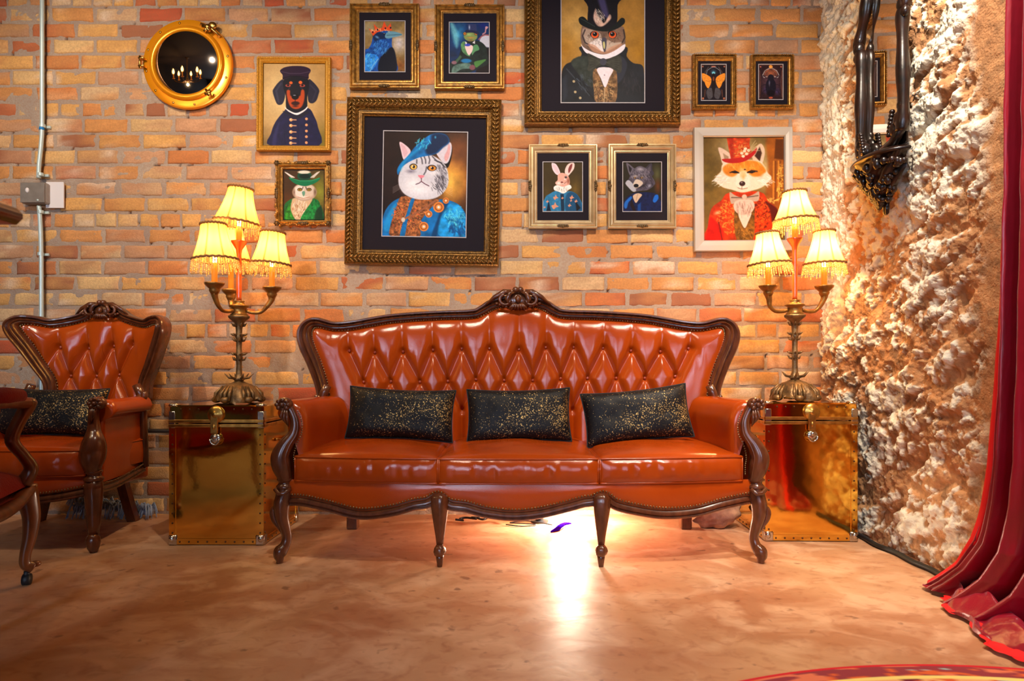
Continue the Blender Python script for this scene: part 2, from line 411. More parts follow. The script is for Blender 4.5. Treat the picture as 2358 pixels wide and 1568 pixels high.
# floor: polished concrete
def floor():
    m = bpy.data.materials.new('stained_concrete'); m.use_nodes = True; nt = m.node_tree; b = nt.nodes['Principled BSDF']; L = nt.links.new
    tc = nt.nodes.new('ShaderNodeTexCoord')
    def noise(scale, det, dist=0.0, st=None):
        n = nt.nodes.new('ShaderNodeTexNoise'); n.inputs['Scale'].default_value = scale; n.inputs['Detail'].default_value = det
        n.inputs['Distortion'].default_value = dist
        if st:
            mp = nt.nodes.new('ShaderNodeMapping'); mp.inputs['Scale'].default_value = st
            mp.inputs['Rotation'].default_value = (0, 0, 0.5); L(tc.outputs['Object'], mp.inputs[0]); L(mp.outputs[0], n.inputs['Vector'])
        else: L(tc.outputs['Object'], n.inputs['Vector'])
        return n
    def mix(a, bcol, fac, lo, hi, amt):
        r = nt.nodes.new('ShaderNodeMapRange'); r.inputs[1].default_value = lo; r.inputs[2].default_value = hi; r.inputs[4].default_value = amt
        L(fac, r.inputs[0]); x = nt.nodes.new('ShaderNodeMix'); x.data_type = 'RGBA'; L(r.outputs[0], x.inputs[0])
        if isinstance(a, tuple): x.inputs[6].default_value = a+(1,)
        else: L(a, x.inputs[6])
        x.inputs[7].default_value = bcol+(1,); return x.outputs[2]
    n1 = noise(1.6, 6, 0.8); n2 = noise(4.5, 9, 0.9, (1, 1.3, 1)); n3 = noise(19, 8, 0.8, (1, 1.3, 1)); n4 = noise(13, 3, 0.3)
    c = mix(col(208, 156, 114), col(184, 122, 84), n1.outputs['Fac'], 0.38, 0.62, 0.9)
    c = mix(c, col(236, 190, 150), n2.outputs['Fac'], 0.46, 0.66, 0.6)
    c = mix(c, col(160, 92, 58), n3.outputs['Fac'], 0.52, 0.74, 0.5)
    c = mix(c, col(96, 52, 36), n4.outputs['Fac'], 0.66, 0.72, 0.6)
    L(c, b.inputs['Base Color'])
    r = nt.nodes.new('ShaderNodeMapRange'); r.inputs[1].default_value = 0.3; r.inputs[2].default_value = 0.7; r.inputs[3].default_value = 0.30; r.inputs[4].default_value = 0.55
    L(n2.outputs['Fac'], r.inputs[0]); L(r.outputs[0], b.inputs['Roughness'])
    bp = nt.nodes.new('ShaderNodeBump'); bp.inputs['Strength'].default_value = 0.18; bp.inputs['Distance'].default_value = 0.01
    L(n2.outputs['Fac'], bp.inputs['Height']); L(bp.outputs[0], b.inputs['Normal'])
    mb = MB(); mb.box(-3.3, 3.4, -3.1, 3.6, -0.1, 0.0); return struct(mb.build('floor', m, smooth=False))
floor()
b = MB(); b.box(-3.3, 3.4, -3.1, 3.6, 2.97, 3.07); struct(b.build('ceiling', M['ceiling'], smooth=False))
b = MB(); b.box(-3.4, -3.3, -3.1, 3.6, -0.1, 3.07); struct(b.build('wall_left', M['dark_wall'], smooth=False))
b = MB(); b.box(3.4, 3.5, -3.1, 3.6, -0.1, 3.07); struct(b.build('wall_far_right', M['dark_wall'], smooth=False))
# wall behind the camera with two bright windows
b = MB(); wins = [(-2.7, -2.1), (-1.3, -0.7), (0.9, 1.4)]; z0, z1 = 0.9, 2.6
xs = [-3.3]+[v for p in wins for v in p]+[3.4]
for i in range(0, len(xs), 2): b.box(xs[i], xs[i+1], -3.2, -3.0, -0.1, 3.07)
for (a, c_) in wins: b.box(a, c_, -3.2, -3.0, -0.1, z0); b.box(a, c_, -3.2, -3.0, z1, 3.07)
struct(b.build('wall_front', M['dark_wall'], smooth=False))
def sky_pane(strength):
    m = bpy.data.materials.new('daylight_pane'); m.use_nodes = True; nt = m.node_tree; nt.nodes.clear()
    e = nt.nodes.new('ShaderNodeEmission'); e.inputs[0].default_value = (0.62, 0.76, 1.0, 1); e.inputs[1].default_value = strength
    o = nt.nodes.new('ShaderNodeOutputMaterial'); nt.links.new(e.outputs[0], o.inputs[0]); return m
for i, (a, c_) in enumerate(wins):
    f = MB()
    for (p, q) in ((a, a+.05), (c_-.05, c_), ((a+c_)/2-.025, (a+c_)/2+.025)): f.box(p, q, -3.16, -3.05, z0, z1)
    for (p, q) in ((z0, z0+.05), (z1-.05, z1), (1.75, 1.79)): f.box(a, c_, -3.15, -3.06, p, q)
    wo = struct(f.build('window_%d' % (i+1), M['opening'], smooth=False))
    g = MB(); g.box(a, c_, -3.13, -3.12, z0, z1); g.build('window_pane', sky_pane([30.0, 30.0, 24.0][i]), wo, smooth=False)

# ------------------------------------------------------------------ upholstered seats
def depth_fn(y0, xc, half, fwd, rec=0.08, pw=3.0):
    def f(x, z): return y0-fwd*np.minimum(np.abs((x-xc)/half), 1.15)**pw+rec*(z-0.45)
    return f
def px2xz(pts, yb, mirror_xc=None):
    out = []
    for q in pts:
        px, py = q[:2]; x, z = (px-CX)*3.0/F, 0.9
        for _ in range(8):
            Y = float(yb(x, z)); x = (px-CX)*Y/F; z = CAMZ-(py-HZ)*Y/F
        out.append((x, z)+tuple(q[2:]))
    return out
def seg_dist(X, Z, segs):
    d = np.full(X.shape, 9.0)
    for (ax, az, bx, bz) in segs:
        vx, vz = bx-ax, bz-az; L2 = vx*vx+vz*vz+1e-12
        t = np.clip(((X-ax)*vx+(Z-az)*vz)/L2, 0, 1)
        d = np.minimum(d, np.hypot(X-ax-t*vx, Z-az-t*vz))
    return d
FRAME_PROF = [(-.5, -.012), (-.5, .012), (-.46, .026), (-.36, .034), (-.24, .034), (-.16, .026), (-.10, .020), (-.02, .026),
              (.06, .030), (.14, .026), (.19, .018), (.25, .018), (.32, .022), (.38, .018), (.44, .010), (.5, -.004), (.5, -.022), (0, -.03)]

def nails(pts, root, r, nmax=100, start=0):
    """upholstery nails: first ones single parts, the rest one stuff part"""
    mb = MB(); mb.ell((0, 0, 0), (r, r*0.7, r), 8, 5); proto = None
    for i, p in enumerate(pts[:nmax]):
        if proto is None:
            proto = mb.build('upholstery_nail', M['nail'], root); o = proto
        else:
            o = proto.copy(); C.objects.link(o); o.parent = root
        o.location = Vector(p)-Vector(root.location)
    if len(pts) > nmax:
        mb = MB()
        for p in pts[nmax:]: mb.ell(p, (r, r*0.7, r), 6, 4)
        mb.build('upholstery_nails', M['nail'], root, world=True, stuff=True)

def backrest(root, xc, yb, left_px, crest_px, half_side, rows, tops, A=0.035, prefix='', crest_z=None):
    """left_px: centreline of the left half of the carved frame from the bottom up to the crest, with width"""
    L = px2xz(left_px, yb); L = np.array([(x-xc, z, w) for (x, z, w) in L])
    k = half_side                                   # index of the shoulder point
    Lm = smooth(L, 160); Rm = Lm[::-1].copy(); Rm[:, 0] *= -1
    path = np.concatenate([Lm, Rm[1:]]); path = even(path, 0.012)
    X = path[:, 0]+xc; Z = path[:, 1]; Y = yb(X, Z)
    pts = np.stack([X, Y-0.005, Z], 1)
    mb = MB(); mb.sweep(pts, FRAME_PROF, width=path[:, 2], inner=1)
    # rear strip so the frame has depth
    mb.sweep(pts+np.array([0, .03, 0]), [(-.42, -.02), (-.42, .02), (.42, .02), (.42, -.02)], width=path[:, 2])
    mb.build('back_frame', M['wood'], root, world=True, sharp=50)
    # leather panel: Coons patch between the side and the top curves
    sh = int(round(160*k/(len(L)-1)))
    side = even(Lm[:sh+1], 0.004); top = even(np.concatenate([Lm[sh:], Rm[1:161-sh]]), 0.004)
    nu, nv = (300, 120) if abs(L[0, 0]) > 0.6 else (190, 120)
    s_ = np.linspace(0, 1, nu); t_ = np.linspace(0, 1, nv)
    def samp(c, q): return np.stack([np.interp(q, np.linspace(0, 1, len(c)), c[:, j]) for j in (0, 1)], 1)
    zb = L[0, 1]-0.24; side = np.concatenate([[[side[0, 0]*0.93, zb, 0]], side]); side = even(side, 0.004)
    Lc = samp(side, t_); Rc = Lc*np.array([-1, 1]); Tc = samp(top, s_)
    Bc = np.stack([np.interp(s_, [0, 1], [Lc[0, 0], Rc[0, 0]]), np.full(nu, Lc[0, 1])], 1)
    S, T = np.meshgrid(s_, t_, indexing='ij'); S = S[..., None]; T = T[..., None]
    G = (1-T)*Bc[:, None]+T*Tc[:, None]+(1-S)*Lc[None]+S*Rc[None]-((1-S)*(1-T)*Lc[0]+S*(1-T)*Rc[0]+(1-S)*T*Lc[-1]+S*T*Rc[-1])
    gx = G[..., 0]+xc; gz = G[..., 1]
    btn = [px2xz(r, yb) for r in rows]
    segs = []; bl = [b_ for r in btn for b_ in r]
    for a, r2 in zip(btn[:-1], btn[1:]):
        for (ax, az) in a:
            for (bx, bz) in r2:
                if abs(ax-bx) < 0.85*abs(a[1][0]-a[0][0]): segs.append((ax, az, bx, bz))
    for (ax, az) in btn[0]: segs.append((ax, az, ax+(ax-xc)*0.02, az+0.30))
    for (ax, az) in btn[-1]: segs.append((ax, az, ax, az-0.30))
    d = seg_dist(gx, gz, segs)
    de = seg_dist(gx, gz, [(p[0]+xc, p[1], q[0]+xc, q[1]) for p, q in zip(path[::3], path[3::3])])-0.02
    db = np.full(gx.shape, 9.0)
    for (bx, bz) in bl: db = np.minimum(db, np.hypot(gx-bx, gz-bz))
    above = np.clip((gz-btn[0][0][1])/0.10, 0, 1)
    w = 0.022+0.0*above
    cre = np.minimum(1-np.exp(-(d/0.010)), 1.0)*0.22+(1-np.exp(-(d/w)**1.5))*0.78
    h = A*(cre*(1-0.72*above)+0.72*above)*(1-np.exp(-np.clip(de, 0, 9)/0.034))-0.016*np.exp(-(db/0.016)**2)
    h += 0.010*np.exp(-np.clip(db-0.01, 0, 1)/0.05)*0
    wr = (vnoise(gx*45, gz*14, 71)-0.5)*0.004*np.exp(-((gz-btn[0][0][1])/0.09)**2)
    h += wr
    mb = MB(); mb.grid(np.stack([gx, yb(gx, gz)-h-0.004, gz], -1))
    bk = mb.build('backrest', M['leather'], root, world=True)
    # solid rear panel
    mb = MB(); st = 8
    mb.grid(np.stack([gx[::st, ::st], yb(gx[::st, ::st], gz[::st, ::st])+0.028, gz[::st, ::st]], -1))
    mb.build('back_panel', M['leather'], root, world=True)
    proto = None
    for (bx, bz) in bl[:len(rows[0])+len(rows[1])]:
        if proto is None:
            mb = MB(); mb.ell((0, 0, 0), (0.0085, 0.006, 0.0085), 10, 6); proto = mb.build('button', M['button'], root); o = proto
        else: o = proto.copy(); C.objects.link(o); o.parent = root
        o.location = Vector((bx, float(yb(bx, bz))+0.006-0.004, bz))-Vector(root.location)
    # nail line along the inner edge of the frame
    p = even(path, 0.0125); T2 = np.gradient(p[:, :2], axis=0); T2 /= np.linalg.norm(T2, axis=1, keepdims=True)
    N = np.stack([T2[:, 1], -T2[:, 0]], 1)
    q = p[:, :2]+N*(p[:, 2:3]*0.5+0.002)
    return [(a+xc, float(yb(a+xc, c_))-0.016, c_) for a, c_ in q]

def crest_carving(root, c, s=1.0):
    """shell and scroll carving at the top centre; c = centre of the carving on the frame face"""
    x, y, z = c; mb = MB()
    mb.ell((x, y+.012, z-.008*s), (.055*s, .022, .036*s), 16, 10)
    mb.ell((x, y-.016*s, z-.004*s), (.013*s, .014*s, .017*s), 12, 8)             # central bead
    for a in np.linspace(-1.05, 1.05, 7):                                        # shell flutes under the bead
        mb.tube([(x+math.sin(a)*.012*s, y-.012, z-.018*s), (x+math.sin(a)*.030*s, y-.020, z-.034*s), (x+math.sin(a)*.046*s, y-.010, z-(.040+.008*math.cos(a))*s)], [.004*s, .007*s, .004*s], 8)
    for sg in (-1, 1):
        mb.ell((x+sg*.010*s, y-.004, z+.036*s), (.014*s, .016*s, .014*s), 12, 8)   # knob lobes
        t = np.linspace(0, 1, 26)
        r = (.026-.018*t)*s; a = 1.4+t*5.2
        mb.tube(np.stack([x+sg*(.062*s-.020*s*t+r*np.cos(a)*-1*1.0), y-.016-.004*t, z-.012*s+r*np.sin(a)], 1), (.0085-.004*t)*s, 8)
        mb.tube([(x+sg*.014*s, y-.010, z+.026*s), (x+sg*.034*s, y-.018, z+.020*s), (x+sg*.046*s, y-.018, z-.004*s), (x+sg*.034*s, y-.016, z-.030*s)], [.006*s, .010*s, .011*s, .006*s], 8)
        mb.tube([(x+sg*.030*s, y-.004, z+.030*s), (x+sg*.058*s, y-.010, z+.026*s), (x+sg*.098*s, y-.010, z+.006*s), (x+sg*.135*s, y-.002, z-.026*s)], [.009*s, .013*s, .009*s, .004*s], 8)
        for q in range(4):
            mb.ell((x+sg*(.050+.013*q)*s, y-.012, z-(.034-.004*q)*s), (.008*s, .008*s, .006*s), 8, 6)
    mb.build('crest_carving', M['wood'], root, world=True)

def arm(root, sg, x_in_f, x_out_f, x_in_b, x_out_b, yf, ybk, ztop, zbot, zin):
    """padded arm lofted from the front to the back; x = inner and outer faces"""
    A = []
    for t in np.linspace(0, 1, 26):
        xi = x_in_f+(x_in_b-x_in_f)*t**0.9; xo = x_out_f+(x_out_b-x_out_f)*t; y = yf+(ybk-yf)*t
        W = abs(xo-xi); r = 0.047; zt = ztop+0.014*math.sin(PI*min(t*1.2, 1))*0-0.0*t
        pr = [(0.0, zin), (0.0, zin+.06), (-0.004, ztop-.10), (0.004, ztop-.055), (0.022, ztop-.022), (0.05, ztop-.004), (W-.045, ztop),
              (W-.020, ztop-.006), (W-.003, ztop-.024), (W+.002, ztop-.046), (W-.008, ztop-.066), (W-.028, ztop-.076), (W-.040, ztop-.085),
              (W-.045, ztop-.12), (W-.045, (ztop+zbot)/2), (W-.052, zbot)]
        pr = smooth(pr, 60)
        f = 1.0 if t > 0.06 else 0.90+0.10*math.sqrt(t/0.06)
        cxp = W*0.5; czp = (ztop+zin)/2
        A.append([(xi+sg*(cxp+(u-cxp)*f), y, (v if v < zin+.02 else czp+(v-czp)*f)) for (u, v) in pr])
    A = np.array(A); A[:, :, 1] += (vnoise(A[:, :, 0]*60, A[:, :, 2]*60, 3)-.5)*.003
    # front cap
    cap = A[0]; cen = cap.mean(0); caps = np.array([cen+(cap-cen)*k+np.array([0, -0.010*(1-k*k), 0]) for k in np.linspace(0.02, 1, 7)])
    mb = MB(); mb.grid(np.concatenate([caps, A[1:]], 0)); mb.build('armrest', M['leather'], root, world=True)

def arm_support(root, sg, cx, cy_, path, roset, fl_leaf=True):
    """carved S shaped post: path rows (offset outwards, z, radius, y offset)"""
    p = smooth(path, 60); mb = MB()
    pts = np.stack([cx+sg*p[:, 0], cy_+p[:, 3], p[:, 1]], 1)
    mb.tube(pts, p[:, 2], 16, squash=1.0)
    # raised side bead following the inner edge
    pts2 = pts+np.array([-sg*0.75, -0.0, 0])*p[:, 2:3]; pts2[:, 1] -= p[:, 2]*0.55
    mb.tube(pts2, 0.0045, 6)
    x, y, z = cx+sg*roset[0], cy_+roset[3], roset[1]; r = roset[2]
    mb.ell((x, y, z), (r, r*.75, r*.8), 14, 8)
    for a in np.linspace(0, 2*PI, 9)[:-1]:
        mb.ell((x+math.cos(a)*r*.62, y-r*.55, z+math.sin(a)*r*.5), (r*.30, r*.28, r*.26), 8, 6)
    mb.ell((x, y-r*.75, z), (r*.28, r*.25, r*.25), 8, 6)
    # leaf carving under the scroll
    for j in range(3):
        mb.tube([(x-sg*(.004+.006*j), y-r*.5, z-r*.3), (x+sg*(.004-.012*j), y-r*.9+.003*j, z-r*1.3-.006*j), (x-sg*(.014+.004*j), y-r*.5, z-r*2.1-.006*j)], [.004, .0065, .002], 6)
    mb.build('arm_support', M['wood'], root, world=True)
    # collar between the post and the leg
def collar(mb, x, y, z, r):
    mb.lathe((x, y, z), [(0, .024), (r*.9, .024), (r*1.12, .018), (r*1.15, .012), (r*.95, .007), (r*.88, .0), (r*1.0, -.006), (r*1.25, -.012), (r*1.28, -.02), (r*1.1, -.026), (0, -.026)], 20)

def seat_cushion(root, x0, x1, yf, yk, z0, z1, crown=0.035, seed=0):
    nu, nv, nh = 48, 44, 10
    u = np.linspace(0, 1, nu); v = np.linspace(0, 1, nv); U, V = np.meshgrid(u, v, indexing='ij')
    X = x0+(x1-x0)*U; Yf = yf(X); Y = Yf+(yk-Yf)*V
    cr = crown*(np.sin(PI*np.clip(U, .0, 1))**0.5)*(np.sin(PI*np.clip(V*0.85+.0, 0, 1))**0.55)
    wv = (fbm(X*6+seed, Y*6, 3, 91+seed)-.5)*.014*np.minimum(1, 6*np.minimum(U, 1-U))
    ed = np.minimum(np.minimum(U, 1-U)*(x1-x0), V*0.5)
    top = z1+cr+wv*np.sin(PI*V)-0.006*np.exp(-ed/0.008)
    mb = MB(); mb.grid(np.stack([X, Y, top], -1))
    # boxing (front and side bands) with soft bulge and puckers
    for side in ('f', 'l', 'r'):
        h = np.linspace(0, 1, nh)
        if side == 'f':
            a = np.linspace(0, 1, 160); AA, HH = np.meshgrid(a, h, indexing='ij'); bx = x0+(x1-x0)*AA
            puck = (vnoise(bx*42+seed*7, HH*2+seed, 95)-.5)*.009*np.sin(PI*HH)*np.clip(np.sin(PI*AA)*1.6, 0, 1)
            bulge = 0.020*np.sin(PI*HH)**0.6*np.clip(np.minimum(AA, 1-AA)*14, 0, 1)**.5
            G = np.stack([bx, yf(bx)-bulge-puck, z0+(np.interp(AA, u, top[:, 0])-z0)*HH], -1)
        else:
            a = v; AA, HH = np.meshgrid(a, h, indexing='ij'); xx = x0 if side == 'l' else x1; sg = -1 if side == 'l' else 1
            yy = yf(np.array([xx]))[0]; yy = yy+(yk-yy)*AA; tt = top[0] if side == 'l' else top[-1]
            G = np.stack([np.full(AA.shape, xx)+sg*.004*np.sin(PI*HH), yy, z0+(np.interp(AA, v, tt)-z0)*HH], -1)
        mb.grid(G)
    cu = mb.build('seat_cushion', M['leather'], root, world=True, sharp=60)
    pm = MB()
    fx = np.linspace(x0, x1, 60); zt = np.interp((fx-x0)/(x1-x0), u, top[:, 0])
    pm.tube(np.stack([fx, yf(fx)-.003, zt], 1), 0.0042, 6)
    pm.tube(np.stack([fx, yf(fx)-.003, np.full(60, z0+.002)], 1), 0.0042, 6)
    for (xx, tt) in ((x0, top[0]), (x1, top[-1])):
        yy = yf(np.array([xx]))[0]; pm.tube(np.stack([np.full(nv, xx), yy+(yk-yy)*v, tt], 1), 0.0042, 6)
        pm.tube([(xx, yy-.003, z0), (xx, yy-.003, tt[0])], .0035, 6)
    pm.build('piping', M['leather'], cu, world=True)

# ---------------- sofa
XC = 0.030
def build_sofa():
    root = thing('leather_sofa', 'long tan leather three-seat sofa with carved dark wood frame against the brick wall', 'sofa', (XC, 2.53, 0))
    yb = depth_fn(3.10, XC, 1.03, 0.15)
    left = [(748, 925, .052), (741, 885, .056), (725, 838, .062), (708, 798, .066), (702, 772, .066), (707, 754, .060), (719, 744, .052),
            (733, 742, .048), (750, 746, .044), (775, 751, .042), (815, 748, .042), (900, 733.5, .042), (1000, 726, .042), (1085, 723, .044),
            (1108, 716, .048), (1130, 703, .052), (1158, 695, .052), (1191, 691, .050)]
    r1 = [(804, 808), (863, 812), (928, 810), (997, 806), (1063, 803), (1127, 803), (1195, 805), (1257, 800), (1321, 800), (1389, 802), (1453, 808), (1521, 810), (1586, 803)]
    r2 = [(837, 880), (900, 879), (967, 880), (1031, 878), (1096, 874), (1161, 876), (1227, 876), (1291, 872), (1353, 871), (1419, 871), (1485, 871), (1555, 867)]
    r3 = [(x*0.985+17, 945) for (x, y) in r1[1:-1]]
    nl = backrest(root, XC, yb, left, None, 6, [r1, r2, r3], None)
    crest_carving(root, (XC, float(yb(XC, 1.1))-.038, 1.125), 1.18)
    # lower end scrolls of the back frame
    mb = MB()
    for sg in (-1, 1):
        x = XC+sg*.925
        mb.ell((x, 2.95, .640), (.026, .02, .016), 12, 8); mb.ell((x+sg*.018, 2.945, .646), (.012, .014, .012), 10, 6)
        mb.tube([(x-sg*.03, 2.95, .70), (x-sg*.012, 2.95, .66), (x, 2.95, .63), (x, 2.95, .40)], [.02, .02, .018, .018], 10)
        mb.build('back_post', M['wood'], root, world=True); mb = MB()

    yF = lambda x: 2.548-0.080*(1-np.clip(np.abs((np.asarray(x)-XC)/.95), 0, 1)**2.2)
    # cushions
    ycu = lambda x: yF(x)-0.006
    for i, (a, b_) in enumerate([(-.872, -.292), (-.286, .338), (.345, .925)]):
        seat_cushion(root, a, b_, ycu, 3.06, .326, .430, 0.042, i)
    mb = MB(); mb.box(-.86, .92, 2.60, 3.08, .235, .325, .01); mb.build('seat_deck', M['leather'], root, world=True, smooth=False)
    # arms
    for sg, xi, xo, xib, xob in ((-1, -.842, -.958, -.775, -.918), (1, .898, 1.018, .832, .978)):
        arm(root, sg, xi, xo, xib, xob, 2.565, 2.965, .650, .26, .36)
    P_S = [(-.012, .628, .020, 0), (-.030, .600, .016, -.004), (-.042, .560, .017, -.004), (-.036, .515, .021, -.006), (-.006, .470, .030, -.012), (.012, .425, .037, -.016), (.008, .385, .037, -.014), (.0, .345, .029, -.006), (0, .325, .024, 0)]
    for sg, cx in ((-1, -.918), (1, .982)):
        arm_support(root, sg, cx, 2.545, P_S, (.000, .634, .036, -.006))
    # legs
    for sg, cx in ((-1, -.918), (1, .985)):
        mb = MB()
        collar(mb, cx, 2.545, .318, .027)
        p = smooth([(.0, .300, .031, 0), (.004, .262, .031, -.004), (.010, .225, .031, -.010), (.008, .180, .026, -.010), (-.002, .135, .021, -.004), (-.008, .095, .0185, .0), (-.002, .065, .020, -.008), (.010, .045, .026, -.020), (.014, .028, .022, -.024), (.012, .012, .015, -.024), (.012, .0, .013, -.024)], 70)
        mb.tube(np.stack([cx+sg*p[:, 0], 2.545+p[:, 3], p[:, 1]], 1), p[:, 2], 18, flute=4, fl=.06)
        k = smooth([(.030, .225, .008, 0), (.043, .205, .015, 0), (.041, .175, .014, 0), (.022, .140, .009, 0), (.006, .110, .004, 0)], 24)
        mb.tube(np.stack([cx+sg*k[:, 0], 2.540+k[:, 3], k[:, 1]], 1), k[:, 2], 12)
        mb.tube([(cx-.030, 2.520, .296), (cx-.01, 2.508, .278), (cx+.01, 2.508, .282), (cx+.032, 2.52, .298)], .009, 8)
        mb.build('leg', M['wood'], root, world=True)
    for cx in (-.284, .350):
        yy = float(yF(cx)); mb = MB()
        mb.tube([(cx, yy-.004, .285), (cx, yy-.010, .270), (cx, yy-.010, .240), (cx, yy-.006, .2), (cx, yy, .12), (cx, yy, .082)], [.026, .034, .034, .029, .017, .0125], 20, flute=5, fl=.08)
        mb.tube([(cx, yy, .086), (cx, yy-.003, .074), (cx, yy-.005, .062), (cx, yy-.003, .050), (cx, yy, .046)], [.013, .021, .024, .020, .013], 14, flute=5, fl=.12)
        mb.tube([(cx, yy, .048), (cx, yy, .03), (cx, yy, 0)], [.016, .0145, .010], 14)
        mb.build('leg', M['wood'], root, world=True)
    for cx in (-.775, .845):
        mb = MB(); mb.box(cx-.026, cx+.026, 3.045, 3.095, 0, .25, .004); mb.build('leg', M['wood'], root, world=True, smooth=False)
    # scalloped front rail: leather apron, wood rail and nails
    pz = [(668, 1139), (700, 1140), (760, 1153), (830, 1170), (900, 1163), (950, 1149), (978, 1145), (990, 1139), (1005, 1132), (1020, 1135), (1040, 1149), (1075, 1154), (1120, 1166), (1180, 1173), (1240, 1168), (1300, 1154), (1340, 1143), (1362, 1140), (1385, 1131), (1403, 1136), (1424, 1150), (1470, 1161), (1530, 1169), (1600, 1164), (1660, 1148), (1715, 1136), (1728, 1136)]
    rail = []
    for (px, py) in pz:
        Y = 2.5
        for _ in range(6): x = (px-CX)*Y/F; Y = float(yF(x))
        rail.append((x, Y, CAMZ-(py-HZ)*Y/F))
    rail = even(smooth(rail, 300), .0125); rail[:, 1] = yF(rail[:, 0])
    mb = MB(); prof = [(0, -.02), (0, .006), (.06, .010), (.14, .010), (.2, .004), (.28, .006), (.45, .014), (.62, .014), (.72, .008), (.78, .010), (.9, .012), (1, .004), (1, -.03), (.5, -.035)]
    T = np.gradient(rail, axis=0); T /= np.linalg.norm(T, axis=1, keepdims=True)
    mb.sweep(rail, prof, width=np.full(len(rail), .045), inner=-1 if np.cross(T[0], (0, -1, 0))[2] > 0 else 1)
    mb.build('front_rail', M['wood'], root, world=True, sharp=50)
    rx = np.linspace(rail[0, 0], rail[-1, 0], 220); rz = np.interp(rx, rail[:, 0], rail[:, 2])
    V = np.linspace(0, 1, 10); A = []
    for x, z in zip(rx, rz): A.append([(x, float(yF(x))-.004-.008*math.sin(PI*v), z-.012+(.332-z+.012)*v) for v in V])
    mb = MB(); mb.grid(np.array(A)); mb.build('apron', M['leather'], root, world=True)
    fn = [(x, y-.011, z+.003) for x, y, z in rail]
    an = []
    for sg, cx in ((-1, -.918), (1, .982)):
        p = smooth(P_S, 40)
        for i in range(4, 34, 1): an.append((cx+sg*(p[i, 0]-p[i, 2]*1.05-.010), 2.545-.004, p[i, 1]))
    nails(fn[::2]+fn[1::2]+nl+an, root, .0036)
    return root
sofa = build_sofa()

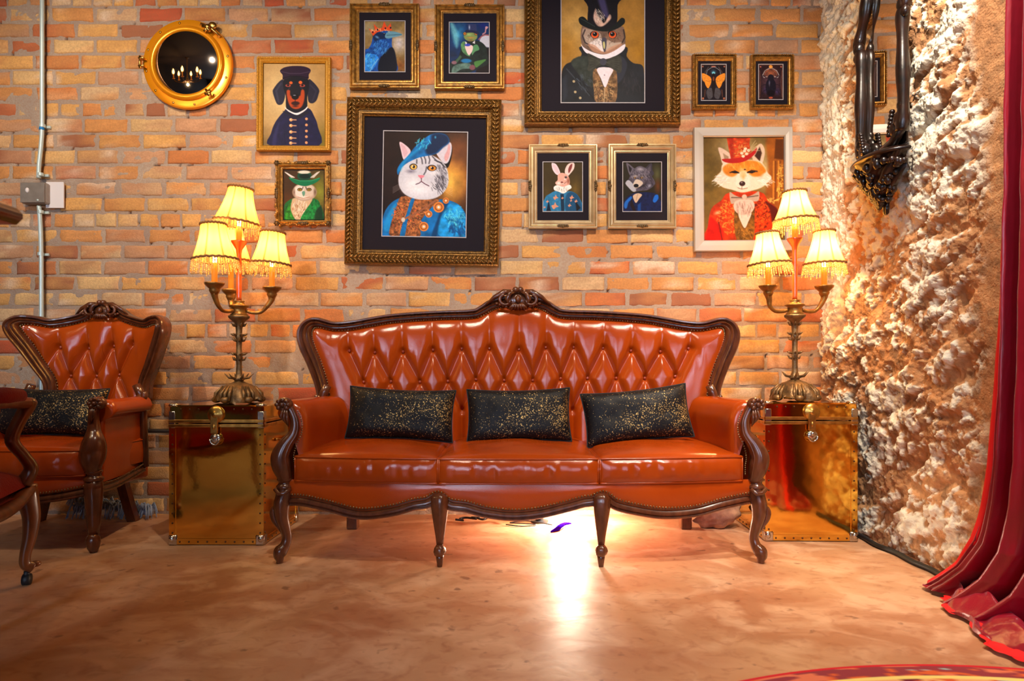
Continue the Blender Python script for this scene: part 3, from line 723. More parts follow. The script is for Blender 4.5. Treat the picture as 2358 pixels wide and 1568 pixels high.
# ---------------- armchair with the same upholstery
def build_armchair():
    xc = -2.08
    root = thing('leather_armchair', 'tan leather button-back armchair with carved dark wood frame, left of the brass trunk', 'armchair', (xc, 2.66, 0))
    yb = depth_fn(3.20, xc, .383, 0.16, rec=0.05, pw=2.4)
    R_ = [(330, 918), (333, 880), (347, 842), (361, 800), (372, 765), (374, 746), (367, 736), (353, 738), (338, 744), (312, 738), (290, 730), (275, 719), (257, 712), (238, 709)]
    Wd = [.050, .052, .056, .060, .060, .054, .048, .044, .042, .042, .044, .046, .05, .05]
    Rw = px2xz([(a, b_, w_) for (a, b_), w_ in zip(R_, Wd)], yb)
    # mirror to the left half and hand over as world positions
    lw = [(2*xc-x, z, w_) for x, z, w_ in Rw]
    def back():
        ybf = yb
        lp = []
        for x, z, w_ in lw:
            Y = float(ybf(x, z)); lp.append((CX+x*F/Y, HZ-(z-CAMZ)*F/Y, w_))
        return lp
    r1 = [(68, 796), (139, 800), (205, 802), (263, 797), (309, 792)]
    r2 = [(93, 864), (163, 866), (222, 866), (275, 863)]
    r3 = [(50, 930), (128, 930), (195, 930), (252, 930), (300, 925)]
    nl = backrest(root, xc, yb, back(), None, 6, [r1, r2, r3], None, A=.042)
    crest_carving(root, (xc, float(yb(xc, 1.08))-.036, 1.078), .98)
    ox = .345
    for sg in (-1, 1):
        mb = MB(); x = xc+sg*.285
        mb.ell((x, 3.05, .640), (.026, .02, .016), 12, 8); mb.ell((x+sg*.020, 3.04, .648), (.016, .016, .024), 10, 6)
        mb.tube([(x-sg*.03, 3.06, .70), (x-sg*.012, 3.06, .66), (x, 3.06, .63), (x, 3.08, .30)], [.02, .02, .018, .018], 10)
        mb.build('back_post', M['wood'], root, world=True)
    yF = lambda x: 2.665-0.035*(1-np.clip(np.abs((np.asarray(x)-xc)/.33), 0, 1)**2.2)
    seat_cushion(root, xc-.285, xc+.285, lambda x: yF(x)-.004, 3.10, .326, .440, .035, 5)
    mb = MB(); mb.box(xc-.27, xc+.27, 2.70, 3.14, .24, .325, .01); mb.build('seat_deck', M['leather'], root, world=True, smooth=False)
    for sg in (-1, 1):
        arm(root, sg, xc+sg*.262, xc+sg*.375, xc+sg*.205, xc+sg*.318, 2.70, 3.08, .645, .29, .36)
    P_S = [(.010, .628, .022, 0), (.006, .600, .019, -.004), (.004, .560, .020, -.004), (.006, .515, .026, -.006), (.012, .470, .043, -.016), (.010, .430, .050, -.018), (.004, .390, .045, -.014), (.0, .355, .032, -.006), (0, .335, .024, 0)]
    for sg in (-1, 1):
        cx = xc+sg*.308
        arm_support(root, sg, cx, 2.668, P_S, (.022, .632, .036, -.006))
        mb = MB(); collar(mb, cx, 2.668, .328, .030)
        mb.tube([(cx, 2.668, .310), (cx, 2.668, .27), (cx, 2.668, .22), (cx, 2.668, .12), (cx, 2.668, .075)], [.034, .037, .034, .025, .019], 20, flute=6, fl=.06)
        mb.tube([(cx, 2.668, .078), (cx, 2.665, .066), (cx, 2.664, .046), (cx, 2.666, .022), (cx, 2.668, 0)], [.018, .026, .029, .024, .014], 16, flute=6, fl=.05)
        mb.build('leg', M['wood'], root, world=True)
    for a, b_ in ((-.20, -.34), (.105, .145)):
        mb = MB(); q = np.array([(xc+a, 3.16, .30), (xc+(a+b_)/2, 3.18, .16), (xc+b_, 3.22, 0)])
        mb.sweep(smooth(q, 12), [(-.02, -.02), (-.02, .02), (.02, .02), (.02, -.02)], width=np.ones(12)*1.1)
        mb.build('leg', M['wood'], root, world=True, smooth=False)
    # front and side rails
    def rail(pts, Bv, name, wd=.042):
        p = even(smooth(pts, 80), .012); T = p[1]-p[0]; T = T/np.linalg.norm(T)
        prof = [(0, -.02), (0, .006), (.1, .010), (.2, .004), (.3, .006), (.5, .014), (.7, .008), (.8, .010), (.9, .012), (1, .004), (1, -.03), (.5, -.035)]
        mb = MB(); mb.sweep(p, prof, width=np.full(len(p), wd), B=Bv, inner=-1 if np.cross(T, Bv)[2] > 0 else 1)
        mb.build(name, M['wood'], root, world=True, sharp=50); return p
    fp = rail([(xc-.29, 2.66, .285), (xc-.16, 2.64, .262), (xc, 2.632, .250), (xc+.16, 2.64, .262), (xc+.29, 2.66, .285)], (0, -1, 0), 'front_rail')
    A = [[(x, y-.002-.006*math.sin(PI*v), z-.01+(.332-z+.01)*v) for v in np.linspace(0, 1, 8)] for x, y, z in fp]
    mb = MB(); mb.grid(np.array(A)); mb.build('apron', M['leather'], root, world=True)
    nn = [(x, y-.011, z+.003) for x, y, z in fp] + nl
    for sg in (1, -1):
        B = np.array((sg*.97, .22*0, 0)); B = B/np.linalg.norm(B)
        sp = rail([(xc+sg*.318, 2.70, .285), (xc+sg*.305, 2.80, .282), (xc+sg*.29, 2.92, .292), (xc+sg*.275, 3.08, .315)], tuple(B), 'side_rail', .04)
        nn += [(x+sg*.011, y, z+.003) for x, y, z in sp]
    nails(nn, root, .0036)
    return root
armchair = build_armchair()

# ---------------- cushions
def flecked():
    m = bpy.data.materials.new('black_gold_fleck'); m.use_nodes = True; nt = m.node_tree; b = nt.nodes['Principled BSDF']; L = nt.links.new
    tc = nt.nodes.new('ShaderNodeTexCoord')
    v = nt.nodes.new('ShaderNodeTexVoronoi'); v.inputs['Scale'].default_value = 420; L(tc.outputs['Object'], v.inputs['Vector'])
    n = nt.nodes.new('ShaderNodeTexNoise'); n.inputs['Scale'].default_value = 150; n.inputs['Detail'].default_value = 4; L(tc.outputs['Object'], n.inputs['Vector'])
    n2 = nt.nodes.new('ShaderNodeTexNoise'); n2.inputs['Scale'].default_value = 7; L(tc.outputs['Object'], n2.inputs['Vector'])
    a = nt.nodes.new('ShaderNodeMath'); a.operation = 'MULTIPLY_ADD'; L(n2.outputs['Fac'], a.inputs[0]); a.inputs[1].default_value = 0.5; L(n.outputs['Fac'], a.inputs[2])
    s = nt.nodes.new('ShaderNodeSeparateColor'); L(v.outputs['Color'], s.inputs[0])
    a2 = nt.nodes.new('ShaderNodeMath'); a2.operation = 'MULTIPLY_ADD'; L(s.outputs[0], a2.inputs[0]); a2.inputs[1].default_value = 0.35; L(a.outputs[0], a2.inputs[2])
    r = nt.nodes.new('ShaderNodeMapRange'); r.inputs[1].default_value = 1.115; r.inputs[2].default_value = 1.20; L(a2.outputs[0], r.inputs[0])
    x = nt.nodes.new('ShaderNodeMix'); x.data_type = 'RGBA'; x.inputs[6].default_value = col(14, 12, 15)+(1,); x.inputs[7].default_value = col(226, 190, 118)+(1,)
    L(r.outputs[0], x.inputs[0]); L(x.outputs[2], b.inputs['Base Color']); 
    mm = nt.nodes.new('ShaderNodeMath'); mm.operation = 'MULTIPLY'; mm.inputs[1].default_value = .75; L(r.outputs[0], mm.inputs[0]); L(mm.outputs[0], b.inputs['Metallic'])
    b.inputs['Roughness'].default_value = 0.55; b.inputs['Specular IOR Level'].default_value = 0.25
    return m
M['fleck'] = flecked()
M['fleck_edge'] = mat('black_velvet', (14, 13, 17), 0.8, sheen=0.2)
def cushion(label, c, w_, h_, th, rz, tilt, yaw, seed, cat='cushion', group=None):
    """c = centre world; rz = roll in the picture plane, tilt back, yaw"""
    root = thing('throw_cushion', label, cat, (c[0], c[1], c[2]), 0, group)
    n = 60; u = np.linspace(-1, 1, n); v = np.linspace(-1, 1, 34); U, V = np.meshgrid(u, v, indexing='ij')
    ex = 1-0.045*(1-V**2)*np.abs(U)**3; ez = 1-0.10*(1-U**2)*np.abs(V)**3
    X = U*ex*w_/2; Z = V*ez*h_/2
    t = ((1-U**4)*(1-V**4))**0.55
    wr = (fbm(X*14+seed*3, Z*14+seed, 3, 100+seed)-.5)*.016*t
    Mx = Matrix.Rotation(yaw, 3, 'Z') @ Matrix.Rotation(tilt, 3, 'X') @ Matrix.Rotation(rz, 3, 'Y')
    mb = MB(); Mx = np.array(Mx)
    f = np.stack([X, -t*th/2-wr, Z], -1) @ Mx.T; bk = np.stack([X, t*th/2, Z], -1) @ Mx.T
    mb.grid(f); mb.grid(bk); mb.build('cushion_cover', M['fleck'], root)
    e = [(X[i, 0], 0, Z[i, 0]) for i in range(n)]+[(X[-1, j], 0, Z[-1, j]) for j in range(1, 34)]+[(X[i, -1], 0, Z[i, -1]) for i in range(n-2, -1, -1)]+[(X[0, j], 0, Z[0, j]) for j in range(32, 0, -1)]
    e = np.array(e) @ Mx.T; mb = MB(); mb.tube(np.concatenate([e, e[:1]]), .0035, 6, cap=False); mb.build('edge_seam', M['fleck_edge'], root)
    return root
g = 'black and gold flecked cushions on the sofa'
cushion('black gold-flecked oblong cushion at the left end of the sofa', (-.494, 2.80, .576), .475, .235, .115, math.radians(2.5), math.radians(-14), 0, 1, group=g)
cushion('black gold-flecked oblong cushion in the middle of the sofa', (.030, 2.79, .572), .46, .240, .11, math.radians(-1.0), math.radians(-14), 0, 2, group=g)
cushion('black gold-flecked oblong cushion at the right end of the sofa, tilted up', (.553, 2.79, .572), .475, .240, .115, math.radians(-6.0), math.radians(-14), 0, 3, group=g)
cushion('black gold-flecked cushion on the armchair at the left', (-2.13, 2.90, .578), .52, .225, .12, math.radians(.5), math.radians(-14), 0, 4)

# ---------------- brass trunks
def trunk(label, x0, x1, yf, yk, H, rot, grp):
    w_ = x1-x0; d = yk-yf; root = thing('brass_trunk', label, 'trunk', ((x0+x1)/2, (yf+yk)/2, 0), rot, grp)
    hw, hd = w_/2, d/2; seam = H-.080
    mb = MB(); mb.box(-hw, hw, -hd, hd, 0.004, seam-.002, .006); mb.build('body', M['brass'], root, smooth=False)
    mb = MB(); mb.box(-hw-.002, hw+.002, -hd-.002, hd+.002, seam+.002, H, .006); mb.build('lid', M['brass'], root, smooth=False)
    mb = MB()
    for z in (seam-.010, seam+.010):
        mb.box(-hw-.004, hw+.004, -hd-.006, -hd+.002, z-.007, z+.007, .002)
        for sg in (-1, 1): mb.box(min(sg*hw, sg*(hw+.006)), max(sg*hw, sg*(hw+.006)), -hd, hd, z-.007, z+.007, .002)
    mb.build('lid_band', M['brass_dark'], root, smooth=False)
    mb = MB(); t = .0025; s_ = .026
    mb.box(-hw-t, -hw+s_, -hd-t, -hd, 0.004, seam-.018); mb.box(hw-s_, hw+t, -hd-t, -hd, 0.004, seam-.018)
    mb.box(-hw+s_, hw-s_, -hd-t, -hd, 0.004, 0.004+s_)
    for sg in (-1, 1):
        a, b_ = sorted((sg*hw, sg*(hw+t))); mb.box(a, b_, -hd, -hd+s_, .004, seam-.018); mb.box(a, b_, hd-s_, hd, .004, seam-.018)
        mb.box(a, b_, -hd+s_, hd-s_, .004, .004+s_)
    mb.build('edge_strip', M['brass'], root, smooth=False)
    # corner caps
    for sx in (-1, 1):
        for sy in (-1, 1):
            for (z0, z1) in ((0, .046), (H-.006, H+.006), (seam-.022, seam+.055)):
                if sy == 1 and z0 > .1: continue
                mb = MB(); a, b_ = sorted((sx*(hw-.034), sx*(hw+.006))); c_, e = sorted((sy*(hd-.034), sy*(hd+.006)))
                if z0 > .1 and z0 < H-.01:
                    a, b_ = sorted((sx*(hw-.026), sx*(hw+.005))); c_, e = sorted((sy*(hd-.026), sy*(hd+.005)))
                    mb.box(a, b_, c_, e, z0, z1, .004)
                else:
                    mb.box(a, b_, c_, e, z0, z1, .005)
                    if z0 > .1: mb.ell((sx*(hw-.006), sy*(hd-.006), H), (.012, .012, .009), 10, 6)
                    else: mb.ell((sx*(hw-.010), sy*(hd+.004), .028), (.013, .008, .015), 10, 6)
                mb.build('corner_cap', M['nickel'], root, smooth=True, sharp=40)
    # latch: round boss, hasp and staple
    mb = MB(); zc = H-.040
    mb.lathe((-.0, -hd-.006, zc), [(0, -.016), (.012, -.016), (.015, -.012), (.022, -.012), (.026, -.009), (.033, -.008), (.036, -.004), (.038, .006), (0, .006)], 28, axis='y')
    mb.build('lock_plate', M['brass_dark'], root)
    mb = MB(); mb.box(-.020, .014, -hd-.020, -hd-.010, zc-.085, zc+.005, .004); mb.ell((-.003, -hd-.02, zc-.055), (.008, .006, .012), 10, 6)
    mb.build('hasp', M['brass_dark'], root, sharp=40)
    mb = MB(); mb.ell((0, -hd-.010, zc-.105), (.026, .010, .022), 16, 8); mb.ell((0, -hd-.018, zc-.098), (.012, .008, .010), 12, 6)
    a = np.linspace(PI, 2*PI, 12); mb.tube(np.stack([np.cos(a)*.020, np.full(12, -hd-.020), zc-.108+np.sin(a)*.024], 1), .004, 8)
    mb.build('staple', M['nickel'], root)
    # side handle
    for sg in (-1, 1):
        mb = MB(); mb.tube(smooth([(sg*(hw+.004), -.085, seam-.085), (sg*(hw+.018), -.06, seam-.09), (sg*(hw+.022), 0, seam-.095), (sg*(hw+.018), .06, seam-.09), (sg*(hw+.004), .085, seam-.085)], 20), .007, 8)
        mb.build('handle', M['brass_dark'], root)
    proto = None; pts = []
    for z in np.linspace(.055, seam-.05, 11):
        for sg in (-1, 1):
            pts.append((sg*(hw-.013), -hd-t, z, 0)); pts.append((sg*(hw+t), -hd+.013, z, 1))
    for x in np.linspace(-hw+.045, hw-.045, 9): pts.append((x, -hd-t, .016, 0))
    for x in np.linspace(-hw+.05, hw-.05, 9):
        if abs(x) > .05: pts.append((x, -hd-.002, H-.018, 0))
    for sg in (-1, 1):
        for y in np.linspace(-hd+.05, hd-.05, 8): pts.append((sg*(hw+t), y, .016, 1))
    for (x, y, z, kx) in pts:
        if proto is None:
            mb = MB(); mb.ell((0, 0, 0), (.0045, .0035, .0045), 8, 5); proto = mb.build('rivet', M['rivet'], root); o = proto
        else: o = proto.copy(); C.objects.link(o); o.parent = root
        o.location = (x, y, z); o.rotation_euler = (0, 0, PI/2 if kx else 0)
    return root
tg = 'polished brass trunks used as lamp tables'
trunk('polished brass trunk left of the sofa, dark room reflected in its front', -1.508, -1.096, 2.775, 3.215, .617, 0.0, tg)
trunk('polished brass trunk right of the sofa in the corner by the stone wall', 1.150, 1.555, 2.835, 3.275, .625, math.radians(-1.5), tg)

# ---------------- candelabra lamps
def shade_mat():
    m = bpy.data.materials.new('silk_shade'); m.use_nodes = True; nt = m.node_tree; nt.nodes.clear(); L = nt.links.new
    o = nt.nodes.new('ShaderNodeOutputMaterial'); d = nt.nodes.new('ShaderNodeBsdfDiffuse'); t = nt.nodes.new('ShaderNodeBsdfTranslucent'); x = nt.nodes.new('ShaderNodeMixShader')
    at = nt.nodes.new('ShaderNodeAttribute'); at.attribute_name = 'Col'
    L(at.outputs['Color'], d.inputs[0]); L(at.outputs['Color'], t.inputs[0]); x.inputs[0].default_value = .55
    L(d.outputs[0], x.inputs[1]); L(t.outputs[0], x.inputs[2]); L(x.outputs[0], o.inputs[0]); return m
M['shade'] = shade_mat()
def bead_mat():
    m = mat('glass_beads', (255, 226, 160), 0.1, spec=1.0)
    nt = m.node_tree; p = nt.nodes['Principled BSDF']; t = nt.nodes.new('ShaderNodeBsdfTranslucent'); t.inputs[0].default_value = col(255, 226, 150)+(1,)
    x = nt.nodes.new('ShaderNodeMixShader'); x.inputs[0].default_value = .6
    nt.links.new(p.outputs[0], x.inputs[1]); nt.links.new(t.outputs[0], x.inputs[2]); nt.links.new(x.outputs[0], nt.nodes['Material Output'].inputs[0]); return m
M['beads'] = bead_mat()
def lamp_shade(root, parent_part, cx, cy_, zb, zt, rb, rt, tilt=0, tdir=0, power=2.4):
    """concave bell shade; zb bottom rim, zt top rim"""
    n = 96; a = np.linspace(0, 2*PI, n, endpoint=False); H = zt-zb
    def rr(t, a): # t=0 bottom
        r = rt+(rb-rt)*(1-t)**1.45
        sc = 1-0.022*np.abs(np.sin(a*4+PI/2*0))**0.5*0-0.03*(1-np.abs(np.cos(a*4)))*0
        return r*(1+0.018*np.cos(a*8)*(1-t))
    Tm = np.array(Matrix.Rotation(tilt, 3, Vector((math.cos(tdir), math.sin(tdir), 0)))); c0 = np.array([cx, cy_, (zb+zt)/2])
    loc = lambda A: (np.asarray(A)-np.array([0, 0, (zb+zt)/2])) @ Tm.T+c0
    ts = np.linspace(0, 1, 20); A = np.array([np.stack([rr(t, a)*np.cos(a), rr(t, a)*np.sin(a), np.full(n, zb+t*H)], -1) for t in ts])
    rib = np.clip(1-np.abs(((a*8/(2*PI))+.5) % 1-.5)*9, 0, 1); pleat = .90+.10*np.cos(a*88)
    c = s2l((250, 212, 122))*pleat[:, None]; c = c*(1-rib[:, None]*.92)+s2l((110, 62, 34))*rib[:, None]*.92
    mb = MB(); mb.grid(loc(A), close_v=True, c=np.broadcast_to(c, (20, n, 3)))
    sh = mb.build('lamp_shade', M['shade'], root, world=True)
    for (t, th) in ((0, .0052), (1, .0050)):
        mb = MB(); r = rr(t, a)+.001; ring = loc(np.stack([r*np.cos(a), r*np.sin(a), zb+t*H+.004*np.sin(a*24)*.5], -1)); mb.tube(np.concatenate([ring, ring[:2]]), th, 7, cap=False)
        mb.build('shade_braid', M['trim'], sh, world=True)
    # beaded fringe strands
    mb = MB(); rs = np.random.RandomState(int(abs(cx*1000)) % 1000); ns = 58
    for k in range(ns):
        th = 2*PI*(k+rs.rand()*.4)/ns; r = float(rr(0, np.array(th)))+.001; ln = .034+.012*math.sin(k*2.1)+rs.rand()*.012; z = zb-.006
        q = 0
        while q < ln:
            s_ = .0022+rs.rand()*.0018; p = loc([[ (r+q*.16)*math.cos(th), (r+q*.16)*math.sin(th), z-q]])[0]
            mb.ell(p, (s_, s_, s_*1.25), 5, 4); q += s_*2.1
    mb.build('bead_fringe', M['beads'], sh, world=True, stuff=True)
    p = loc([[0, 0, zb+.062]])[0]
    l = light('lamp_bulb', 'POINT', tuple(p), power, (1.0, 0.60, 0.23), size=.022); l.name = 'candle_bulb_light'
    return sh
M['bulb'] = mat('flame_bulb', (255, 230, 170), .4, emit=(255, 200, 110), estr=22)

def candelabra(label, X, Y, Z0, arms, top, tall, third_back=False, power=4.0):
    root = thing('table_lamp', label, 'lamp', (X, Y, Z0), 0, 'bronze candelabra lamps on the brass trunks')
    # rockwork foot
    mb = MB(); n = 72; a = np.linspace(0, 2*PI, n, endpoint=False); A = []
    prof = [(.102, 0), (.104, .012), (.098, .030), (.090, .052), (.078, .070), (.058, .084), (.036, .092), (.020, .100), (.016, .112)]
    for i, (r, z) in enumerate(prof):
        f = max(0, 1-i/6); k = 1+f*(.11*np.cos(a*6+.6)+.05*np.cos(a*13+i))-.02*np.cos(a*25+i*2)*f
        A.append(np.stack([X+r*k*np.cos(a), Y+r*k*np.sin(a), Z0+z+0*a], -1))
    A[0][:, 2] = Z0+.002+.022*np.clip(np.cos(a*3+.4), 0, 1)
    mb.grid(np.array(A), close_v=True); 
    for k in range(6):
        t = k*PI/3+.3; mb.ell((X+.097*math.cos(t), Y+.097*math.sin(t), Z0+.016), (.022, .022, .016), 10, 6)
        for j in range(3): 
            u = t+(j-1)*.22; mb.tube([(X+.104*math.cos(u), Y+.104*math.sin(u), Z0+.012), (X+.100*math.cos(u), Y+.100*math.sin(u), Z0+.045), (X+.070*math.cos(u), Y+.070*math.sin(u), Z0+.078)], [.006, .009, .004], 6)
    mb.build('foot', M['bronze'], root, world=True)
    # stem with leaf collars
    hb = tall                       # height of the arm bowl centre above Z0
    mb = MB(); r0 = [(.018, .095), (.022, .105), (.030, .110), (.020, .118), (.015, .135), (.0125, .17), (.014, .215), (.019, .225), (.013, .235), (.0125, .27), (.014, .30), (.020, .312), (.014, .322), (.015, .345), (.018, .365), (.022, .375), (.036, .388), (.047, hb-.038), (.049, hb-.030), (.040, hb-.026)]
    mb.lathe((X, Y, Z0), r0, 24, scal=lambda a, z: 1+.05*np.cos(a*8))
    def leaves(z, r, n, ln, up=.6):
        for k in range(n):
            t = 2*PI*k/n+.2; c_, s_ = math.cos(t), math.sin(t)
            mb.tube([(X+r*c_, Y+r*s_, Z0+z), (X+(r+ln*.6)*c_, Y+(r+ln*.6)*s_, Z0+z+ln*.1), (X+(r+ln)*c_, Y+(r+ln)*s_, Z0+z+ln*up)], [.006, .0055, .0015], 6)
    leaves(.112, .014, 6, .050, .5); leaves(.225, .010, 6, .028, .3); leaves(.200, .010, 5, .022, .7); leaves(.315, .010, 6, .028, .3); leaves(.290, .010, 5, .022, .7); leaves(.36, .012, 6, .022, .6)
    mb.build('stem', M['bronze'], root, world=True)
    mb = MB(); mb.lathe((X, Y, Z0+hb), [(.0, -.030), (.036, -.030), (.042, -.024), (.034, -.016), (.032, .0), (.035, .010), (.044, .014), (.046, .020), (.036, .024), (.026, .026), (.022, .036), (.026, .042), (.0, .044)], 24)
    mb.build('arm_bowl', M['bronze_gilt'], root, world=True)
    for (ang, r, dz, shp) in arms:
        c_, s_ = math.cos(ang), math.sin(ang); zb = Z0+hb
        p = smooth([(.034, -.004), (.060, -.012), (.095, -.010), (.120, .012), (r*.97, .045), (r, .062)], 26)
        ar = MB(); pts = np.stack([X+p[:, 0]*c_, Y+p[:, 0]*s_, zb+p[:, 1]+dz*np.clip((p[:, 0]-.1)/.05, 0, 1)], 1)
        ar.tube(pts, np.interp(np.linspace(0, 1, 26), [0, .5, .8, 1], [.008, .0085, .013, .016]), 12, flute=5, fl=.08)
        ao = ar.build('arm', M['bronze_gilt'], root, world=True)
        cu = MB(); cx, cy_, cz = X+r*c_, Y+r*s_, zb+.062+dz
        cu.lathe((cx, cy_, cz), [(0, -.006), (.014, -.006), (.020, .006), (.024, .014), (.022, .020), (.034, .032), (.042, .040), (.044, .048), (.038, .049), (.012, .046), (0, .046)], 24, scal=lambda a, z: 1+(.05*np.cos(a*6) if z > .02 else 0))
        cu.build('drip_cup', M['bronze_gilt'], ao, world=True)
        ca = MB(); ca.lathe((cx, cy_, 0), [(0, cz+.045), (.0125, cz+.045), (.0125, (shp[0] if shp else cz+.16)-.018), (.010, (shp[0] if shp else cz+.165)-.014), (0, (shp[0] if shp else cz+.165)-.014)], 16); ca.build('candle_sleeve', M['candle'], root, world=True)
        if shp:
            bl = MB(); bl.lathe((cx, cy_, shp[0]-.014), [(0, 0), (.007, .0), (.012, .016), (.010, .03), (.003, .045), (0, .048)], 12); bl.build('bulb', M['bulb'], root, world=True)
            (zbot, ztop, rb, rt, tl, td) = shp
            lamp_shade(root, None, cx, cy_, zbot, ztop, rb, rt, tl, td, power)
    # central column
    zt = Z0+hb+.04; (zbot, ztop, rb, rt, tl, td) = top
    mb = MB(); zc = zbot-.115
    mb.lathe((X, Y, 0), [(0, zt), (.012, zt), (.011, zt+.02), (.0125, zt+.06), (.011, zc-.03), (.014, zc-.01), (.020, zc), (.034, zc+.022), (.037, zc+.030), (.012, zc+.03), (0, zc+.03)], 18)
    mb.build('centre_column', M['amber'], root, world=True)
    mb = MB(); mb.lathe((X, Y, 0), [(0, zc+.03), (.0125, zc+.03), (.0125, zbot-.016), (0, zbot-.014)], 16); mb.build('candle_sleeve', M['candle'], root, world=True)
    bl = MB(); bl.lathe((X, Y, zbot-.014), [(0, 0), (.007, .0), (.012, .016), (.010, .03), (.003, .045), (0, .048)], 12); bl.build('bulb', M['bulb'], root, world=True)
    lamp_shade(root, None, X, Y, zbot, ztop, rb, rt, tl, td, power)
    return root
D = math.radians
def zz(py, Y): return CAMZ-(py-HZ)*Y/F
candelabra('bronze candelabra lamp with fringed cream shades on the trunk left of the sofa', -1.283, 2.96, .619,
    [(D(8), .148, .0, (zz(608, 2.98), zz(535, 2.98), .090, .054, D(4), D(90))), (D(247), .140, .0, (zz(598, 2.83), zz(517, 2.83), .096, .054, D(-3), D(90))),
     (D(128), .145, .0, (zz(600, 3.07), zz(526, 3.07), .092, .054, 0, 0))],
    (zz(514, 2.96), zz(434, 2.96), .103, .054, D(6), D(90)), .435)
candelabra('bronze candelabra lamp with fringed cream shades on the trunk by the stone wall', 1.343, 2.99, .627,
    [(D(2), .142, .0, (zz(608, 2.99), zz(532, 2.99), .092, .046, D(0), 0)), (D(182), .128, .0, (zz(608, 2.98), zz(536, 2.98), .096, .050, D(-4), D(90)))],
    (zz(508, 2.99), zz(442, 2.99), .098, .052, D(-2), D(90)), .435, power=9.0)

# ------------------------------------------------------------------ painted portraits
class Canvas:
    """small painter; coordinates are given in the units of rect = (x0, y0, x1, y1), y down"""
    def __init__(s, rect, n, bg, seed=0):
        s.x0, s.y0, s.x1, s.y1 = rect; s.w = n; s.h = int(n*(s.y1-s.y0)/(s.x1-s.x0)); s.u = (s.x1-s.x0)/n
        s.X, s.Y = np.meshgrid(np.linspace(s.x0, s.x1, s.w), np.linspace(s.y0, s.y1, s.h))
        s.I = np.ones((s.h, s.w, 3))*np.array(bg, float)/255; s.seed = seed
        s.sz = (s.x1-s.x0)
    def blend(s, a, c, tex=0.0, ts=18):
        a = np.clip(a, 0, 1)[..., None]; c = np.array(c, float)/255*np.ones_like(s.I)
        if tex:
            s.seed += 1; n = fbm(s.X/s.sz*ts+s.seed, s.Y/s.sz*ts, 3, 200+s.seed % 40)[..., None]; c = c*(1+(n-.5)*2*tex)
        s.I = s.I*(1-a)+c*a; return s
    def el(s, x, y, rx, ry, c, soft=.12, al=1.0, rot=0, tex=0, ts=18):
        dx, dy = s.X-x, s.Y-y; r = math.radians(rot); a_ = dx*math.cos(r)+dy*math.sin(r); b_ = -dx*math.sin(r)+dy*math.cos(r)
        d = np.sqrt((a_/rx)**2+(b_/ry)**2); so = max(soft, 1.2*s.u/min(rx, ry)); return s.blend((1-d)/so+.5 if soft < .5 else np.clip(1-d, 0, 1)**1.2*1.0*1, c, tex, ts) if al == 1 else s.blend(al*np.clip((1-d)/so+.5, 0, 1), c, tex, ts)
    def sd(s, pts):
        p = np.array(pts, float); d = np.full(s.X.shape, 1e9); ins = np.zeros(s.X.shape, bool)
        for i in range(len(p)):
            ax, ay = p[i-1]; bx, by = p[i]; vx, vy = bx-ax, by-ay
            t = np.clip(((s.X-ax)*vx+(s.Y-ay)*vy)/(vx*vx+vy*vy+1e-9), 0, 1); d = np.minimum(d, np.hypot(s.X-ax-t*vx, s.Y-ay-t*vy))
            cr = ((ay > s.Y) != (by > s.Y)) & (s.X < (bx-ax)*(s.Y-ay)/(by-ay+1e-12)+ax); ins ^= cr
        return np.where(ins, d, -d)
    def poly(s, pts, c, soft=None, al=1.0, tex=0, ts=18, sm=True):
        if sm and len(pts) > 4: pts = smooth(np.array(pts, float), len(pts)*4, closed=True)
        so = (soft or 1.5*s.u); return s.blend(al*np.clip(s.sd(pts)/so+.5, 0, 1), c, tex, ts)
    def line(s, pts, wd, c, al=1.0, soft=None):
        d = np.full(s.X.shape, 1e9)
        for (ax, ay), (bx, by) in zip(pts[:-1], pts[1:]):
            vx, vy = bx-ax, by-ay; t = np.clip(((s.X-ax)*vx+(s.Y-ay)*vy)/(vx*vx+vy*vy+1e-9), 0, 1)
            d = np.minimum(d, np.hypot(s.X-ax-t*vx, s.Y-ay-t*vy))
        return s.blend(al*np.clip((wd/2-d)/(soft or 1.4*s.u)+.5, 0, 1), c)
    def strokes(s, x, y, rx, ry, n, ln, wd, c, ang=90, var=20, al=.6, seed=1):
        rs = np.random.RandomState(seed)
        for _ in range(n):
            a = rs.rand()*2*PI; r = math.sqrt(rs.rand()); px, py = x+rx*r*math.cos(a), y+ry*r*math.sin(a); t = math.radians(ang+rs.uniform(-var, var)); l = ln*rs.uniform(.5, 1.2)
            s.line([(px, py), (px+l*math.cos(t), py+l*math.sin(t))], wd*rs.uniform(.6, 1.2), np.clip(np.array(c)*rs.uniform(.75, 1.25), 0, 255), al)
        return s
    def grain(s, k=.06, ts=60):
        n = fbm(s.X/s.sz*ts, s.Y/s.sz*ts, 3, 77)[..., None]; s.I = np.clip(s.I*(1+(n-.5)*2*k), 0, 1); return s

